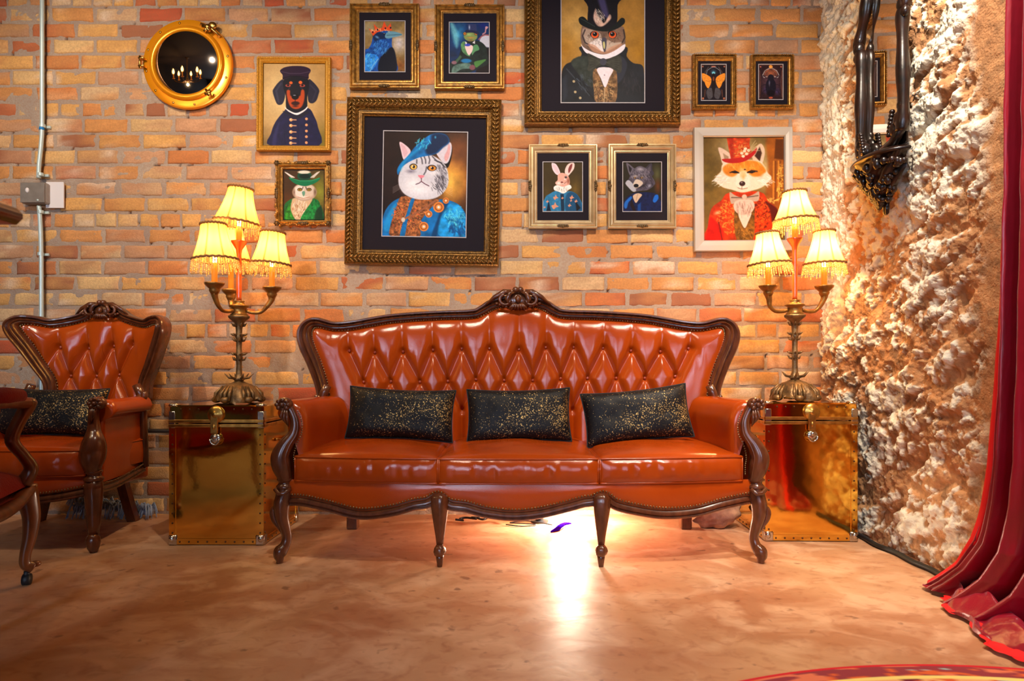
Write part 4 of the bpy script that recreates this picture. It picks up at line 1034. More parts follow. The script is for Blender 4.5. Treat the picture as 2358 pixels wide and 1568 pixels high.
def p_cat():
    c = Canvas((388, 352, 1092, 1245), 200, (34, 18, 14), 1)
    c.el(990, 720, 330, 430, (196, 116, 36), soft=.9).el(960, 760, 160, 260, (232, 176, 74), soft=.9).el(1030, 500, 200, 220, (110, 60, 30), soft=.9).grain(.2, 9)
    c.poly([(388, 1245), (388, 1100), (420, 1010), (480, 945), (560, 915), (700, 925), (900, 925), (1010, 955), (1070, 1010), (1100, 1100), (1100, 1250)], (14, 104, 176), tex=.3, ts=12)
    c.poly([(395, 1180), (430, 1060), (500, 960), (470, 1100), (440, 1200)], (30, 150, 220), soft=20, al=.7)
    c.poly([(548, 905), (505, 990), (452, 1170), (470, 1250), (700, 1250), (700, 1140), (760, 1040), (830, 965), (860, 925), (700, 925)], (140, 82, 44), tex=.7, ts=40)
    c.strokes(600, 1080, 130, 150, 130, 16, 7, (200, 120, 60), 45, 180, .8, 3).strokes(590, 1080, 130, 150, 60, 12, 6, (230, 90, 50), 45, 180, .8, 4).strokes(600, 1090, 120, 140, 60, 10, 5, (40, 26, 30), 45, 180, .8, 5)
    c.poly([(625, 928), (655, 932), (600, 1110), (575, 1250), (535, 1250), (560, 1130), (590, 1050)], (14, 96, 160), tex=.3)
    c.line([(830, 940), (700, 1030), (560, 1105)], 16, (150, 90, 60)); c.el(562, 1105, 16, 20, (210, 190, 170))
    c.poly([(900, 1245), (850, 1190), (880, 1060), (930, 980), (1000, 955), (1070, 1020), (1092, 1120), (1092, 1250)], (24, 136, 206), tex=.45, ts=14)
    c.poly([(905, 930), (940, 960), (880, 1080), (845, 1245), (800, 1245), (850, 1100), (880, 1000)], (8, 50, 92), soft=14, al=.8)
    c.strokes(990, 1070, 80, 90, 70, 34, 8, (90, 200, 240), 60, 70, .55, 7).strokes(1020, 1160, 70, 60, 30, 40, 14, (8, 60, 120), 80, 40, .5, 8)
    for (x, y, r) in ((860, 992, 46), (777, 1052, 30), (737, 1160, 40), (920, 935, 26)):
        c.el(x, y, r, r, (222, 128, 50)).el(x, y, r*.72, r*.72, (150, 78, 40)).el(x, y, r*.5, r*.5, (232, 150, 70)).el(x, y, r*.25, r*.25, (230, 220, 210))
    c.poly([(930, 655), (962, 560), (962, 470), (900, 520), (880, 610)], (14, 8, 10), soft=8)
    c.poly([(520, 440), (532, 510), (556, 590), (590, 570), (615, 515), (570, 465)], (228, 196, 206), soft=5).poly([(528, 455), (545, 520), (562, 570), (590, 530), (565, 478)], (202, 150, 160), soft=8, al=.6)
    c.poly([(940, 433), (962, 470), (955, 545), (930, 610), (890, 610), (828, 520), (870, 465)], (208, 198, 210), soft=5).poly([(935, 450), (950, 480), (940, 560), (915, 600), (900, 560), (925, 500)], (218, 150, 150), soft=7, al=.8)
    c.poly([(560, 600), (540, 660), (516, 740), (524, 820), (570, 885), (650, 922), (740, 930), (830, 915), (895, 870), (935, 800), (938, 720), (915, 640), (860, 585), (780, 545), (680, 550)], (204, 200, 210), soft=8)
    c.el(700, 850, 190, 80, (240, 236, 242), soft=.6).el(640, 790, 120, 90, (238, 234, 238), soft=.6)
    c.el(885, 740, 55, 130, (120, 116, 128), soft=.7, rot=-10).strokes(870, 740, 55, 130, 70, 36, 6, (60, 56, 66), 60, 25, .6, 9).strokes(840, 800, 60, 40, 24, 34, 5, (70, 66, 76), 50, 20, .6, 10)
    c.el(620, 690, 60, 26, (120, 112, 132), soft=.8).el(820, 700, 90, 40, (226, 222, 228), soft=.7)
    for q in ([(700, 560), (712, 590), (716, 622)], [(728, 556), (742, 590), (744, 618)], [(768, 556), (778, 590), (772, 620)], [(800, 560), (840, 600), (880, 615)], [(820, 590), (870, 610), (905, 650)], [(668, 590), (668, 620)], [(752, 650), (745, 690), (730, 715)]): c.line(q, 10, (44, 40, 50), .8, 8)
    for (x, y, rx, ry, ic) in ((640, 650, 34, 27, (232, 180, 84)), (797, 658, 40, 27, (214, 134, 40))):
        c.el(x, y, rx, ry, (30, 24, 30)).el(x+2, y+2, rx*.78, ry*.78, ic).el(x+4, y, rx*.3, ry*.5, (20, 12, 14)).el(x-6, y-6, 5, 5, (255, 240, 220))
    c.poly([(682, 722), (734, 724), (722, 742), (708, 750), (694, 742)], (228, 126, 140)).line([(710, 748), (710, 774), (690, 790), (664, 800)], 7, (90, 50, 66)).line([(710, 774), (740, 795), (775, 812)], 7, (90, 50, 66))
    for k in range(5): c.line([(560-6*k, 780+14*k), (470, 830+12*k)], 2.4, (220, 210, 210), .5).line([(900, 800+12*k), (975, 830+16*k)], 2.4, (220, 210, 210), .4)
    c.poly([(510, 722), (503, 680), (530, 625), (590, 560), (650, 480), (710, 425), (775, 375), (850, 358), (915, 375), (942, 432), (890, 480), (840, 530), (770, 552), (690, 570), (600, 612), (540, 660), (522, 700)], (16, 104, 176), tex=.35, ts=10)
    c.poly([(790, 372), (860, 358), (920, 378), (940, 432), (880, 485), (830, 532), (760, 545), (740, 500), (780, 440)], (8, 32, 70), soft=26)
    c.line([(525, 680), (560, 610), (640, 530), (720, 470)], 22, (24, 150, 214), .7, 22).strokes(720, 440, 60, 40, 20, 30, 8, (60, 190, 235), 120, 60, .7, 12).el(822, 395, 12, 18, (70, 180, 230), soft=.6)
    return c.grain(.05)
def p_owl():
    c = Canvas((580, -52, 1526, 1185), 200, (164, 118, 50), 2)
    c.el(800, 300, 500, 500, (190, 150, 84), soft=.9).el(1500, 600, 300, 400, (150, 104, 22), soft=.9).el(620, 560, 200, 300, (160, 110, 30), soft=.9).grain(.12, 10)
    c.poly([(580, 860), (622, 745), (700, 705), (780, 670), (812, 610), (815, 520), (1300, 520), (1325, 640), (1400, 720), (1500, 745), (1526, 860), (1530, 1190), (578, 1190)], (24, 26, 34), tex=.3, ts=10)
    c.poly([(690, 700), (880, 640), (960, 860), (930, 1010), (800, 880)], (44, 50, 46), soft=14, tex=.3).poly([(1250, 640), (1330, 720), (1300, 860), (1220, 960), (1200, 800)], (40, 42, 56), soft=14)
    c.line([(640, 790), (760, 930), (900, 1100)], 14, (60, 66, 76), .7).line([(740, 900), (960, 1150)], 10, (10, 10, 14), .8).poly([(590, 900), (640, 860), (650, 1100), (600, 1180)], (40, 46, 60), soft=30, al=.6)
    c.strokes(830, 930, 90, 110, 40, 60, 8, (70, 80, 96), 60, 30, .4, 3).strokes(1380, 950, 100, 160, 40, 60, 8, (46, 40, 48), 90, 30, .5, 4)
    c.poly([(940, 830), (985, 790), (1075, 1010), (1170, 790), (1215, 850), (1195, 1190), (985, 1190), (950, 1050)], (116, 84, 54), tex=.6, ts=26)
    c.strokes(1060, 1040, 110, 150, 120, 30, 6, (196, 156, 104), 60, 70, .7, 5).strokes(1070, 1080, 100, 120, 50, 26, 7, (50, 34, 26), 60, 80, .7, 6)
    c.poly([(985, 800), (1040, 770), (1170, 790), (1130, 890), (1080, 1008), (1030, 900)], (234, 214, 222), soft=4).el(1072, 862, 8, 8, (150, 130, 140)).line([(1078, 1010), (1066, 1180)], 8, (190, 160, 120))
    c.poly([(812, 300), (850, 290), (1060, 330), (1260, 290), (1300, 330), (1312, 430), (1296, 520), (1180, 590), (1070, 610), (940, 590), (830, 530), (800, 420)], (118, 92, 78), tex=.3)
    c.poly([(820, 330), (880, 320), (1010, 360), (1040, 430), (1000, 500), (900, 520), (840, 470)], (168, 144, 128), soft=10).poly([(1110, 360), (1240, 330), (1280, 400), (1270, 490), (1180, 510), (1110, 450)], (128, 98, 80), soft=10)
    c.line([(850, 330), (822, 400), (850, 480), (900, 510)], 16, (40, 30, 34), .8).line([(1290, 330), (1306, 420), (1270, 490)], 16, (44, 32, 30), .8)
    c.poly([(900, 490), (1030, 430), (1055, 520), (1060, 590), (960, 540)], (232, 218, 214), soft=10).poly([(1090, 450), (1180, 480), (1270, 480), (1150, 560), (1090, 580)], (190, 168, 150), soft=14)
    c.strokes(1060, 400, 200, 110, 130, 26, 5, (70, 52, 46), 80, 60, .45, 8).strokes(940, 430, 100, 70, 60, 20, 4, (215, 200, 186), 70, 60, .5, 9)
    c.poly([(880, 500), (960, 510), (1060, 590), (1150, 530), (1280, 490), (1180, 590), (1070, 620), (950, 590)], (196, 140, 110), soft=8, al=.7)
    c.poly([(802, 498), (840, 540), (930, 590), (1062, 620), (1180, 580), (1304, 498), (1290, 570), (1190, 640), (1060, 676), (930, 630), (850, 590)], (236, 226, 234), soft=5)
    c.poly([(878, 610), (940, 630), (1040, 680), (1100, 680), (1190, 640), (1262, 640), (1262, 830), (1180, 800), (1085, 745), (1030, 750), (920, 812), (880, 800), (890, 710)], (52, 52, 46), tex=.3)
    for q in range(5): c.line([(1030, 712), (905, 650+38*q)], 5, (84, 84, 74), .6).line([(1090, 712), (1240, 670+32*q)], 5, (80, 80, 70), .6)
    c.el(1058, 706, 38, 42, (62, 62, 76))
    c.poly([(905, 380), (950, 345), (1008, 375), (1000, 420), (950, 432)], (30, 22, 26), soft=5).poly([(1110, 360), (1160, 340), (1215, 380), (1190, 425), (1140, 425)], (30, 22, 26), soft=5)
    for x in (963, 1163): c.el(x, 388, 42, 40, (228, 92, 40)).el(x, 380, 27, 26, (12, 10, 14)).el(x-8, 370, 6, 6, (220, 220, 230))
    c.poly([(1042, 440), (1070, 420), (1094, 440), (1094, 520), (1078, 590), (1062, 575), (1046, 510)], (70, 66, 80), soft=4).poly([(1055, 480), (1072, 470), (1080, 520), (1070, 555), (1058, 530)], (204, 196, 130), soft=5)
    c.poly([(848, -60), (1256, -60), (1222, 40), (1212, 250), (1110, 322), (1000, 318), (885, 250), (884, 60)], (20, 18, 26), tex=.2)
    c.poly([(990, -60), (1060, -60), (1100, 60), (1120, 180), (1060, 160)], (66, 60, 98), soft=30)
    c.poly([(776, 205), (800, 178), (840, 182), (900, 240), (1000, 298), (1110, 320), (1200, 256), (1262, 192), (1302, 205), (1296, 262), (1200, 325), (1080, 350), (950, 332), (840, 292), (790, 256)], (18, 24, 26), soft=4).line([(800, 200), (850, 225), (960, 290)], 7, (70, 86, 80), .6)
    c.poly([(970, 80), (985, 150), (1030, 200), (1068, 250), (1130, 150), (1146, 200), (1060, 285), (990, 280), (945, 190)], (196, 160, 142), soft=14, tex=.3).strokes(1020, 190, 60, 80, 50, 36, 5, (240, 214, 196), 250, 30, .7, 11)
    for (x, y) in ((722, 936), (738, 1060), (795, 1130)): c.el(x, y, 15, 15, (176, 156, 120))
    return c.grain(.05)
def p_dog():
    c = Canvas((130, 128, 630, 800), 160, (176, 136, 82), 3)
    c.el(300, 380, 330, 430, (222, 190, 134), soft=.95).el(620, 760, 160, 260, (112, 96, 30), soft=.9).el(135, 780, 120, 200, (120, 96, 56), soft=.9).grain(.06, 12)
    c.poly([(184, 802), (192, 700), (225, 610), (290, 525), (340, 490), (490, 488), (545, 560), (576, 650), (582, 802)], (26, 24, 60), tex=.2)
    c.poly([(200, 800), (215, 700), (260, 610), (240, 720), (230, 800)], (46, 44, 92), soft=16, al=.7).line([(300, 700), (310, 790)], 5, (14, 12, 36), .7).line([(410, 540), (415, 795)], 4, (14, 12, 36), .8)
    c.poly([(292, 262), (255, 275), (212, 330), (204, 360), (222, 420), (240, 458), (264, 466), (290, 448), (306, 380)], (38, 36, 54), soft=5).poly([(494, 262), (530, 272), (582, 336), (578, 380), (560, 430), (524, 452), (492, 420)], (36, 33, 50), soft=5)
    c.line([(270, 290), (232, 350), (252, 440)], 14, (70, 70, 92), .5, 12).line([(510, 300), (560, 350), (530, 430)], 10, (66, 64, 86), .4, 12)
    c.poly([(300, 250), (290, 320), (310, 390), (318, 500), (390, 526), (480, 496), (486, 400), (500, 320), (490, 250), (400, 225)], (20, 18, 28), soft=5)
    c.poly([(318, 350), (345, 345), (365, 380), (420, 385), (440, 340), (462, 350), (462, 420), (440, 480), (395, 500), (350, 480), (325, 420)], (176, 66, 26), soft=10)
    c.poly([(350, 290), (424, 290), (430, 350), (424, 392), (352, 392), (348, 340)], (24, 22, 32), soft=10).el(390, 475, 36, 14, (30, 14, 14), soft=.6).el(388, 398, 30, 24, (12, 10, 16)).el(382, 386, 12, 5, (110, 110, 124)).el(390, 452, 34, 16, (50, 18, 16), soft=.4).line([(388, 420), (388, 446)], 5, (30, 10, 10))
    c.el(352, 283, 14, 12, (214, 96, 40)).el(430, 280, 15, 13, (222, 96, 36))
    for x in (329, 446): c.el(x, 306, 22, 11, (170, 70, 60)).el(x, 304, 10, 8, (24, 12, 14))
    c.line([(345, 320), (330, 340)], 4, (80, 84, 100), .6).line([(430, 320), (450, 335)], 4, (90, 92, 110), .6)
    c.poly([(262, 186), (290, 160), (340, 147), (400, 144), (460, 148), (505, 166), (513, 188), (498, 215), (494, 250), (440, 240), (400, 228), (350, 236), (288, 258), (284, 220)], (40, 22, 44), soft=4).line([(270, 190), (340, 206), (430, 206), (508, 190)], 5, (84, 66, 90), .7).line([(288, 246), (350, 228), (430, 230), (492, 242)], 8, (16, 10, 24), .9)
    c.poly([(300, 480), (330, 505), (395, 532), (460, 505), (488, 478), (484, 498), (440, 532), (398, 548), (340, 524), (312, 500)], (232, 222, 222), soft=3).poly([(288, 520), (320, 525), (395, 552), (470, 522), (500, 530), (400, 580)], (28, 24, 40), soft=5)
    for y, y2 in ((588, 580), (636, 630), (688, 680), (738, 727), (780, 776)):
        c.el(354, y, 14, 13, (226, 156, 96)).el(350, y-4, 5, 5, (255, 220, 180)).line([(362, y), (396, y+1)], 8, (206, 150, 110)).el(481, y2, 11, 11, (222, 150, 100))
    return c.grain(.04)
def p_greenowl():
    c = Canvas((300, 1000, 622, 1408), 120, (60, 40, 20), 4)
    c.el(590, 1180, 130, 250, (128, 132, 40), soft=.9).el(350, 1300, 120, 160, (90, 50, 20), soft=.9).grain(.1, 12)
    c.poly([(300, 1300), (330, 1255), (400, 1225), (530, 1225), (595, 1290), (624, 1370), (624, 1410), (298, 1410)], (26, 84, 40), tex=.4, ts=20)
    c.poly([(385, 1230), (520, 1230), (510, 1280), (470, 1350), (440, 1410), (395, 1410), (355, 1330), (362, 1260)], (196, 166, 132), soft=8).strokes(430, 1310, 60, 80, 90, 22, 5, (236, 220, 200), 100, 30, .6, 2).strokes(420, 1330, 60, 60, 40, 18, 5, (140, 96, 60), 100, 40, .6, 3)
    c.poly([(432, 1410), (480, 1320), (520, 1270), (560, 1240), (590, 1280), (560, 1340), (520, 1410)], (20, 110, 50), tex=.5, ts=22).poly([(305, 1400), (330, 1300), (356, 1270), (350, 1330), (380, 1408)], (40, 120, 40), tex=.5).poly([(560, 1330), (600, 1290), (620, 1408), (545, 1408)], (10, 40, 24), soft=12, al=.8)
    c.el(466, 1182, 98, 72, (176, 150, 130)).el(430, 1172, 50, 52, (224, 208, 196), soft=.4).el(505, 1170, 46, 50, (200, 180, 160), soft=.4).el(460, 1225, 60, 22, (240, 228, 216), soft=.6).el(550, 1180, 18, 52, (90, 66, 50), soft=.5).el(382, 1182, 14, 46, (110, 84, 66), soft=.5)
    for x, k in ((428, 1), (502, -1)): c.el(x, 1160, 20, 14, (50, 36, 26)).el(x, 1162, 12, 9, (210, 170, 50)).el(x, 1162, 6, 6, (10, 8, 8)).line([(x-26*k*-1, 1138), (x+22*k, 1152)], 8, (60, 44, 36), .8)
    c.poly([(446, 1178), (466, 1172), (470, 1195), (458, 1216), (448, 1200)], (90, 140, 124), soft=4).line([(412, 1222), (455, 1232), (505, 1222)], 5, (150, 90, 60), .7)
    c.el(465, 1046, 58, 42, (20, 66, 46)).el(462, 1016, 50, 14, (214, 206, 188), soft=.4).el(468, 1050, 44, 20, (12, 34, 26), soft=.4)
    c.poly([(340, 1058), (400, 1078), (470, 1084), (540, 1076), (592, 1060), (575, 1090), (530, 1116), (470, 1132), (405, 1118), (360, 1090)], (12, 104, 66), soft=3).line([(350, 1064), (430, 1088), (520, 1088), (584, 1066)], 5, (60, 160, 110), .7)
    for k in range(4): c.line([(308+6*k, 1016+3*k), (360+8*k, 1060)], 7, (222, 214, 206), .8).line([(586-7*k, 1012+3*k), (540-8*k, 1060)], 7, (214, 204, 196), .8)
    return c.grain(.05)
def p_crow():
    c = Canvas((312, 250, 768, 828), 120, (140, 112, 66), 5)
    c.el(700, 500, 130, 170, (206, 196, 200), soft=.9).el(360, 320, 120, 130, (150, 136, 100), soft=.9).el(720, 760, 130, 140, (120, 66, 22), soft=.9).el(640, 290, 120, 60, (110, 90, 56), soft=.9).grain(.18, 14)
    c.poly([(310, 830), (310, 590), (350, 560), (385, 500), (400, 430), (440, 380), (520, 356), (600, 362), (622, 420), (618, 520), (650, 610), (668, 700), (662, 830)], (18, 70, 150), soft=4, tex=.3)
    c.poly([(470, 830), (480, 680), (540, 600), (620, 545), (662, 640), (664, 830)], (8, 12, 30), soft=14).poly([(400, 400), (470, 370), (560, 400), (560, 440), (470, 460), (420, 470)], (12, 26, 56), soft=14, al=.8)
    c.poly([(312, 640), (380, 620), (462, 650), (450, 720), (380, 820), (312, 825)], (34, 122, 214), soft=10, tex=.4, ts=24).line([(462, 680), (400, 760), (370, 820)], 9, (140, 190, 230), .8)
    c.strokes(500, 540, 90, 90, 90, 26, 6, (70, 150, 230), 110, 40, .6, 2).strokes(370, 690, 60, 90, 60, 34, 6, (90, 180, 240), 110, 30, .5, 3).el(450, 430, 40, 20, (110, 160, 210), soft=.8, rot=30)
    c.poly([(556, 380), (600, 364), (660, 368), (738, 398), (700, 418), (640, 430), (580, 446), (540, 430)], (96, 146, 168), soft=4).line([(560, 408), (640, 404), (728, 400)], 5, (20, 40, 60), .8).el(532, 388, 13, 10, (8, 8, 14)).el(530, 386, 4, 4, (200, 200, 210))
    c.poly([(352, 328), (388, 352), (424, 352), (412, 276), (462, 332), (505, 322), (530, 248), (566, 320), (604, 268), (618, 352), (520, 356), (450, 374), (404, 414)], (222, 74, 30), sm=False).strokes(480, 350, 110, 24, 26, 14, 8, (250, 180, 130), 90, 60, .7, 4)
    for (x, y) in ((455, 345), (545, 328), (604, 322), (400, 372)): c.el(x, y, 9, 11, (30, 18, 40))
    return c.grain(.05)
def p_frog():
    c = Canvas((1298, 270, 1752, 845), 120, (14, 44, 92), 6)
    c.el(1400, 400, 100, 190, (44, 130, 180), soft=.95, rot=10).poly([(1300, 262), (1335, 262), (1400, 420), (1380, 560), (1330, 420)], (120, 200, 210), soft=34, al=.7).el(1330, 640, 110, 100, (24, 36, 66), soft=.8).el(1680, 300, 80, 60, (20, 30, 110), soft=.9).grain(.15, 12)
    c.el(1725, 480, 80, 74, (190, 190, 206)).line([(1636, 460), (1665, 425), (1705, 408), (1756, 412)], 14, (150, 84, 90)).line([(1680, 400), (1710, 380), (1716, 330), (1735, 320)], 14, (186, 130, 144)).el(1722, 325, 14, 16, (200, 150, 160)).poly([(1640, 520), (1756, 560), (1756, 845), (1600, 845)], (22, 14, 20), soft=20)
    c.poly([(1300, 845), (1300, 740), (1350, 700), (1400, 660), (1430, 560), (1450, 500), (1540, 475), (1640, 480), (1712, 540), (1735, 650), (1740, 740), (1640, 790), (1500, 845)], (24, 34, 34), soft=6, tex=.3)
    c.poly([(1430, 510), (1480, 490), (1535, 640), (1490, 640), (1440, 590)], (88, 140, 92), soft=6, tex=.3).poly([(1565, 540), (1615, 520), (1640, 575), (1590, 600), (1555, 640)], (84, 140, 96), soft=6).poly([(1350, 720), (1420, 640), (1440, 660), (1380, 730)], (60, 90, 70), soft=10)
    c.poly([(1480, 530), (1560, 530), (1560, 590), (1520, 640), (1485, 580)], (232, 202, 200), soft=5).el(1505, 522, 34, 16, (50, 64, 180)).poly([(1475, 480), (1500, 500), (1485, 520)], (230, 224, 230)).poly([(1560, 500), (1590, 470), (1590, 510)], (220, 214, 220))
    c.el(1490, 705, 60, 24, (26, 110, 170), soft=.4).poly([(1340, 770), (1430, 735), (1530, 735), (1540, 790), (1440, 800), (1350, 850), (1320, 850)], (84, 112, 104), soft=10, tex=.3).el(1560, 780, 34, 30, (120, 74, 84), soft=.4).el(1350, 725, 30, 20, (130, 90, 104), soft=.4).poly([(1580, 720), (1640, 700), (1720, 690), (1640, 760), (1600, 780)], (70, 120, 60), soft=8)
    c.el(1540, 425, 78, 56, (122, 142, 80)).el(1520, 404, 50, 24, (160, 190, 120), soft=.6).el(1540, 440, 72, 14, (206, 130, 60), soft=.5).el(1540, 470, 50, 22, (130, 96, 60), soft=.5)
    for x in (1474, 1602): c.el(x, 394, 21, 20, (60, 60, 40)).el(x, 394, 14, 14, (236, 140, 50)).el(x, 394, 6, 7, (20, 14, 16))
    c.poly([(1505, 284), (1605, 284), (1614, 372), (1480, 372), (1512, 352)], (44, 52, 96), sm=False, soft=4).poly([(1478, 368), (1500, 350), (1616, 366), (1636, 404), (1560, 382), (1490, 384)], (30, 36, 70), soft=4).el(1526, 322, 14, 40, (190, 206, 232), soft=.7)
    return c.grain(.05)
def p_rabbit():
    c = Canvas((400, 410, 902, 1045), 110, (56, 42, 14), 7)
    c.el(810, 760, 120, 240, (98, 76, 26), soft=.9).el(440, 800, 90, 200, (76, 60, 20), soft=.9).grain(.08, 12)
    c.poly([(398, 1050), (425, 870), (480, 820), (560, 780), (650, 800), (760, 785), (860, 860), (890, 1050)], (40, 112, 156), soft=5, tex=.2).poly([(700, 1050), (690, 850), (760, 790), (860, 860), (890, 1050)], (14, 56, 92), soft=20, al=.75).poly([(620, 820), (665, 820), (672, 1050), (632, 1050)], (16, 40, 66), soft=6).poly([(440, 1045), (470, 900), (500, 1045)], (8, 26, 50), soft=8).poly([(830, 1045), (810, 900), (880, 1000)], (16, 16, 24), soft=12)
    for (x, y, r) in ((562, 862, 34), (553, 972, 46), (770, 862, 30), (742, 965, 24), (458, 915, 20), (825, 910, 22), (650, 870, 18), (420, 990, 16), (760, 905, 16)): c.poly([(x-r, y), (x-r*.3, y-r*.3), (x, y-r), (x+r*.4, y-r*.2), (x+r, y+r*.2), (x+r*.2, y+r*.5), (x-r*.4, y+r)], (206, 140, 112), soft=5)
    c.poly([(508, 424), (530, 418), (566, 435), (600, 490), (622, 560), (600, 576), (560, 560), (520, 500)], (228, 200, 210), soft=4).poly([(520, 440), (550, 445), (590, 500), (600, 550), (560, 530)], (210, 170, 180), soft=6, al=.6)
    c.poly([(684, 566), (680, 510), (705, 450), (745, 420), (798, 420), (796, 490), (745, 560), (710, 590)], (226, 196, 190), soft=4).poly([(730, 550), (722, 500), (745, 445), (775, 430), (765, 490)], (120, 50, 50), soft=5)
    c.poly([(590, 570), (640, 545), (710, 570), (740, 640), (735, 700), (690, 725), (630, 725), (570, 700), (556, 670), (585, 640)], (218, 160, 144), soft=5).el(600, 680, 46, 34, (244, 232, 228), soft=.5).el(722, 650, 26, 60, (130, 66, 46), soft=.6).el(692, 602, 16, 15, (40, 18, 20)).el(694, 597, 4, 4, (230, 220, 220)).el(680, 628, 20, 16, (238, 222, 220), soft=.5).el(640, 668, 16, 10, (120, 60, 56)).line([(650, 700), (700, 660)], 5, (60, 26, 26), .7).el(655, 690, 26, 12, (236, 214, 206), soft=.5)
    c.poly([(536, 730), (580, 706), (660, 726), (740, 700), (764, 740), (720, 770), (690, 800), (650, 812), (600, 790), (545, 770)], (236, 228, 224), soft=4).strokes(650, 750, 100, 34, 30, 26, 6, (150, 136, 120), 90, 30, .5, 2)
    return c.grain(.05)
def p_wolf():
    c = Canvas((1430, 410, 1922, 1045), 110, (34, 28, 16), 8)
    c.el(1870, 560, 90, 180, (84, 84, 50), soft=.9).el(1880, 720, 60, 140, (96, 50, 18), soft=.9)
    c.poly([(1430, 1050), (1452, 900), (1540, 820), (1640, 800), (1780, 800), (1890, 850), (1915, 1050)], (16, 24, 66), soft=6, tex=.3).poly([(1450, 1000), (1452, 930), (1530, 850), (1545, 880), (1500, 930), (1480, 1000)], (24, 96, 190), soft=10).poly([(1815, 910), (1840, 840), (1880, 830), (1885, 880), (1845, 930)], (22, 96, 196), soft=8).poly([(1540, 880), (1600, 1040), (1560, 1040), (1520, 960)], (30, 14, 20), soft=10).poly([(1620, 960), (1660, 930), (1660, 1040), (1620, 1040)], (16, 60, 130), soft=10)
    c.poly([(1560, 840), (1620, 810), (1676, 830), (1640, 880), (1600, 935), (1572, 900)], (206, 176, 148), soft=6).line([(1620, 820), (1600, 900)], 5, (100, 70, 60), .6)
    c.poly([(1472, 420), (1500, 425), (1572, 486), (1600, 520), (1540, 590), (1510, 560), (1490, 500)], (90, 84, 98), soft=4).poly([(1500, 445), (1545, 490), (1530, 550), (1510, 520)], (30, 24, 32), soft=6).poly([(1800, 418), (1808, 500), (1830, 560), (1770, 600), (1710, 510), (1740, 460)], (52, 48, 62), soft=4).poly([(1785, 445), (1790, 520), (1760, 540), (1745, 490)], (100, 90, 100), soft=8, al=.6)
    c.poly([(1540, 530), (1590, 480), (1660, 455), (1740, 500), (1790, 570), (1845, 670), (1820, 720), (1740, 770), (1640, 780), (1580, 790), (1510, 740), (1462, 680), (1500, 630), (1520, 590)], (72, 66, 80), soft=6, tex=.3)
    c.el(1655, 500, 76, 40, (158, 154, 166), soft=.7).poly([(1462, 680), (1500, 640), (1560, 690), (1600, 770), (1560, 790), (1500, 735)], (172, 172, 182), soft=10).el(1765, 715, 50, 30, (160, 160, 176), soft=.7, rot=-30).el(1690, 560, 60, 26, (110, 104, 118), soft=.8)
    c.strokes(1650, 560, 130, 90, 110, 26, 5, (150, 144, 156), 80, 50, .5, 2).strokes(1700, 650, 120, 90, 80, 26, 5, (30, 26, 36), 60, 40, .6, 3)
    c.el(1590, 590, 40, 26, (176, 160, 150), soft=.6).el(1680, 600, 40, 26, (150, 134, 126), soft=.6)
    for x in (1583, 1672): c.el(x, 610, 18, 9, (26, 16, 14)).el(x, 610, 9, 6, (190, 140, 60))
    c.poly([(1600, 630), (1650, 640), (1690, 680), (1640, 730), (1590, 745), (1560, 700), (1575, 660)], (200, 182, 166), soft=8).el(1600, 712, 32, 24, (18, 14, 20)).line([(1620, 740), (1680, 720), (1720, 690)], 8, (24, 18, 24), .8)
    return c.grain(.05)
def p_moth():
    c = Canvas((172, 150, 352, 406), 70, (26, 18, 26), 9)
    c.el(262, 270, 90, 120, (46, 34, 44), soft=.9)
    for sg in (-1, 1):
        X = lambda x: 262+sg*(262-x)
        c.line([(X(205), 235), (X(215), 190), (X(245), 170), (262, 166)], 5, (120, 130, 140), .9).line([(X(190), 260), (X(200), 200), (X(225), 165)], 3, (140, 110, 96), .8)
        c.poly([(X(177), 212), (X(205), 218), (X(236), 236), (X(246), 256), (X(240), 290), (X(222), 318), (X(205), 300), (X(196), 276), (X(180), 258)], (232, 142, 44), soft=2).line([(X(246), 262), (X(226), 270), (X(205), 262)], 3, (120, 60, 20), .7)
        c.poly([(X(222), 320), (X(250), 320), (X(255), 380), (X(225), 396), (X(208), 350)], (72, 68, 74), soft=4).line([(X(200), 330), (X(196), 380)], 4, (150, 90, 60), .7)
        c.el(X(184), 392, 8, 8, (170, 100, 70)).el(X(182), 162, 6, 6, (150, 90, 70))
    c.el(262, 200, 30, 24, (50, 96, 124), soft=.5).el(262, 208, 12, 10, (110, 190, 210)).poly([(252, 220), (272, 220), (276, 300), (262, 370), (248, 300)], (28, 18, 20), soft=3).el(262, 250, 7, 16, (120, 60, 36)).el(262, 162, 18, 5, (180, 110, 90))
    for (a, b_, d, e) in ((172, 150, 352, 150), (352, 150, 352, 406), (352, 406, 172, 406), (172, 406, 172, 150)): c.line([(a, b_), (d, e)], 5, (110, 80, 70), .8)
    return c.grain(.15, 20)
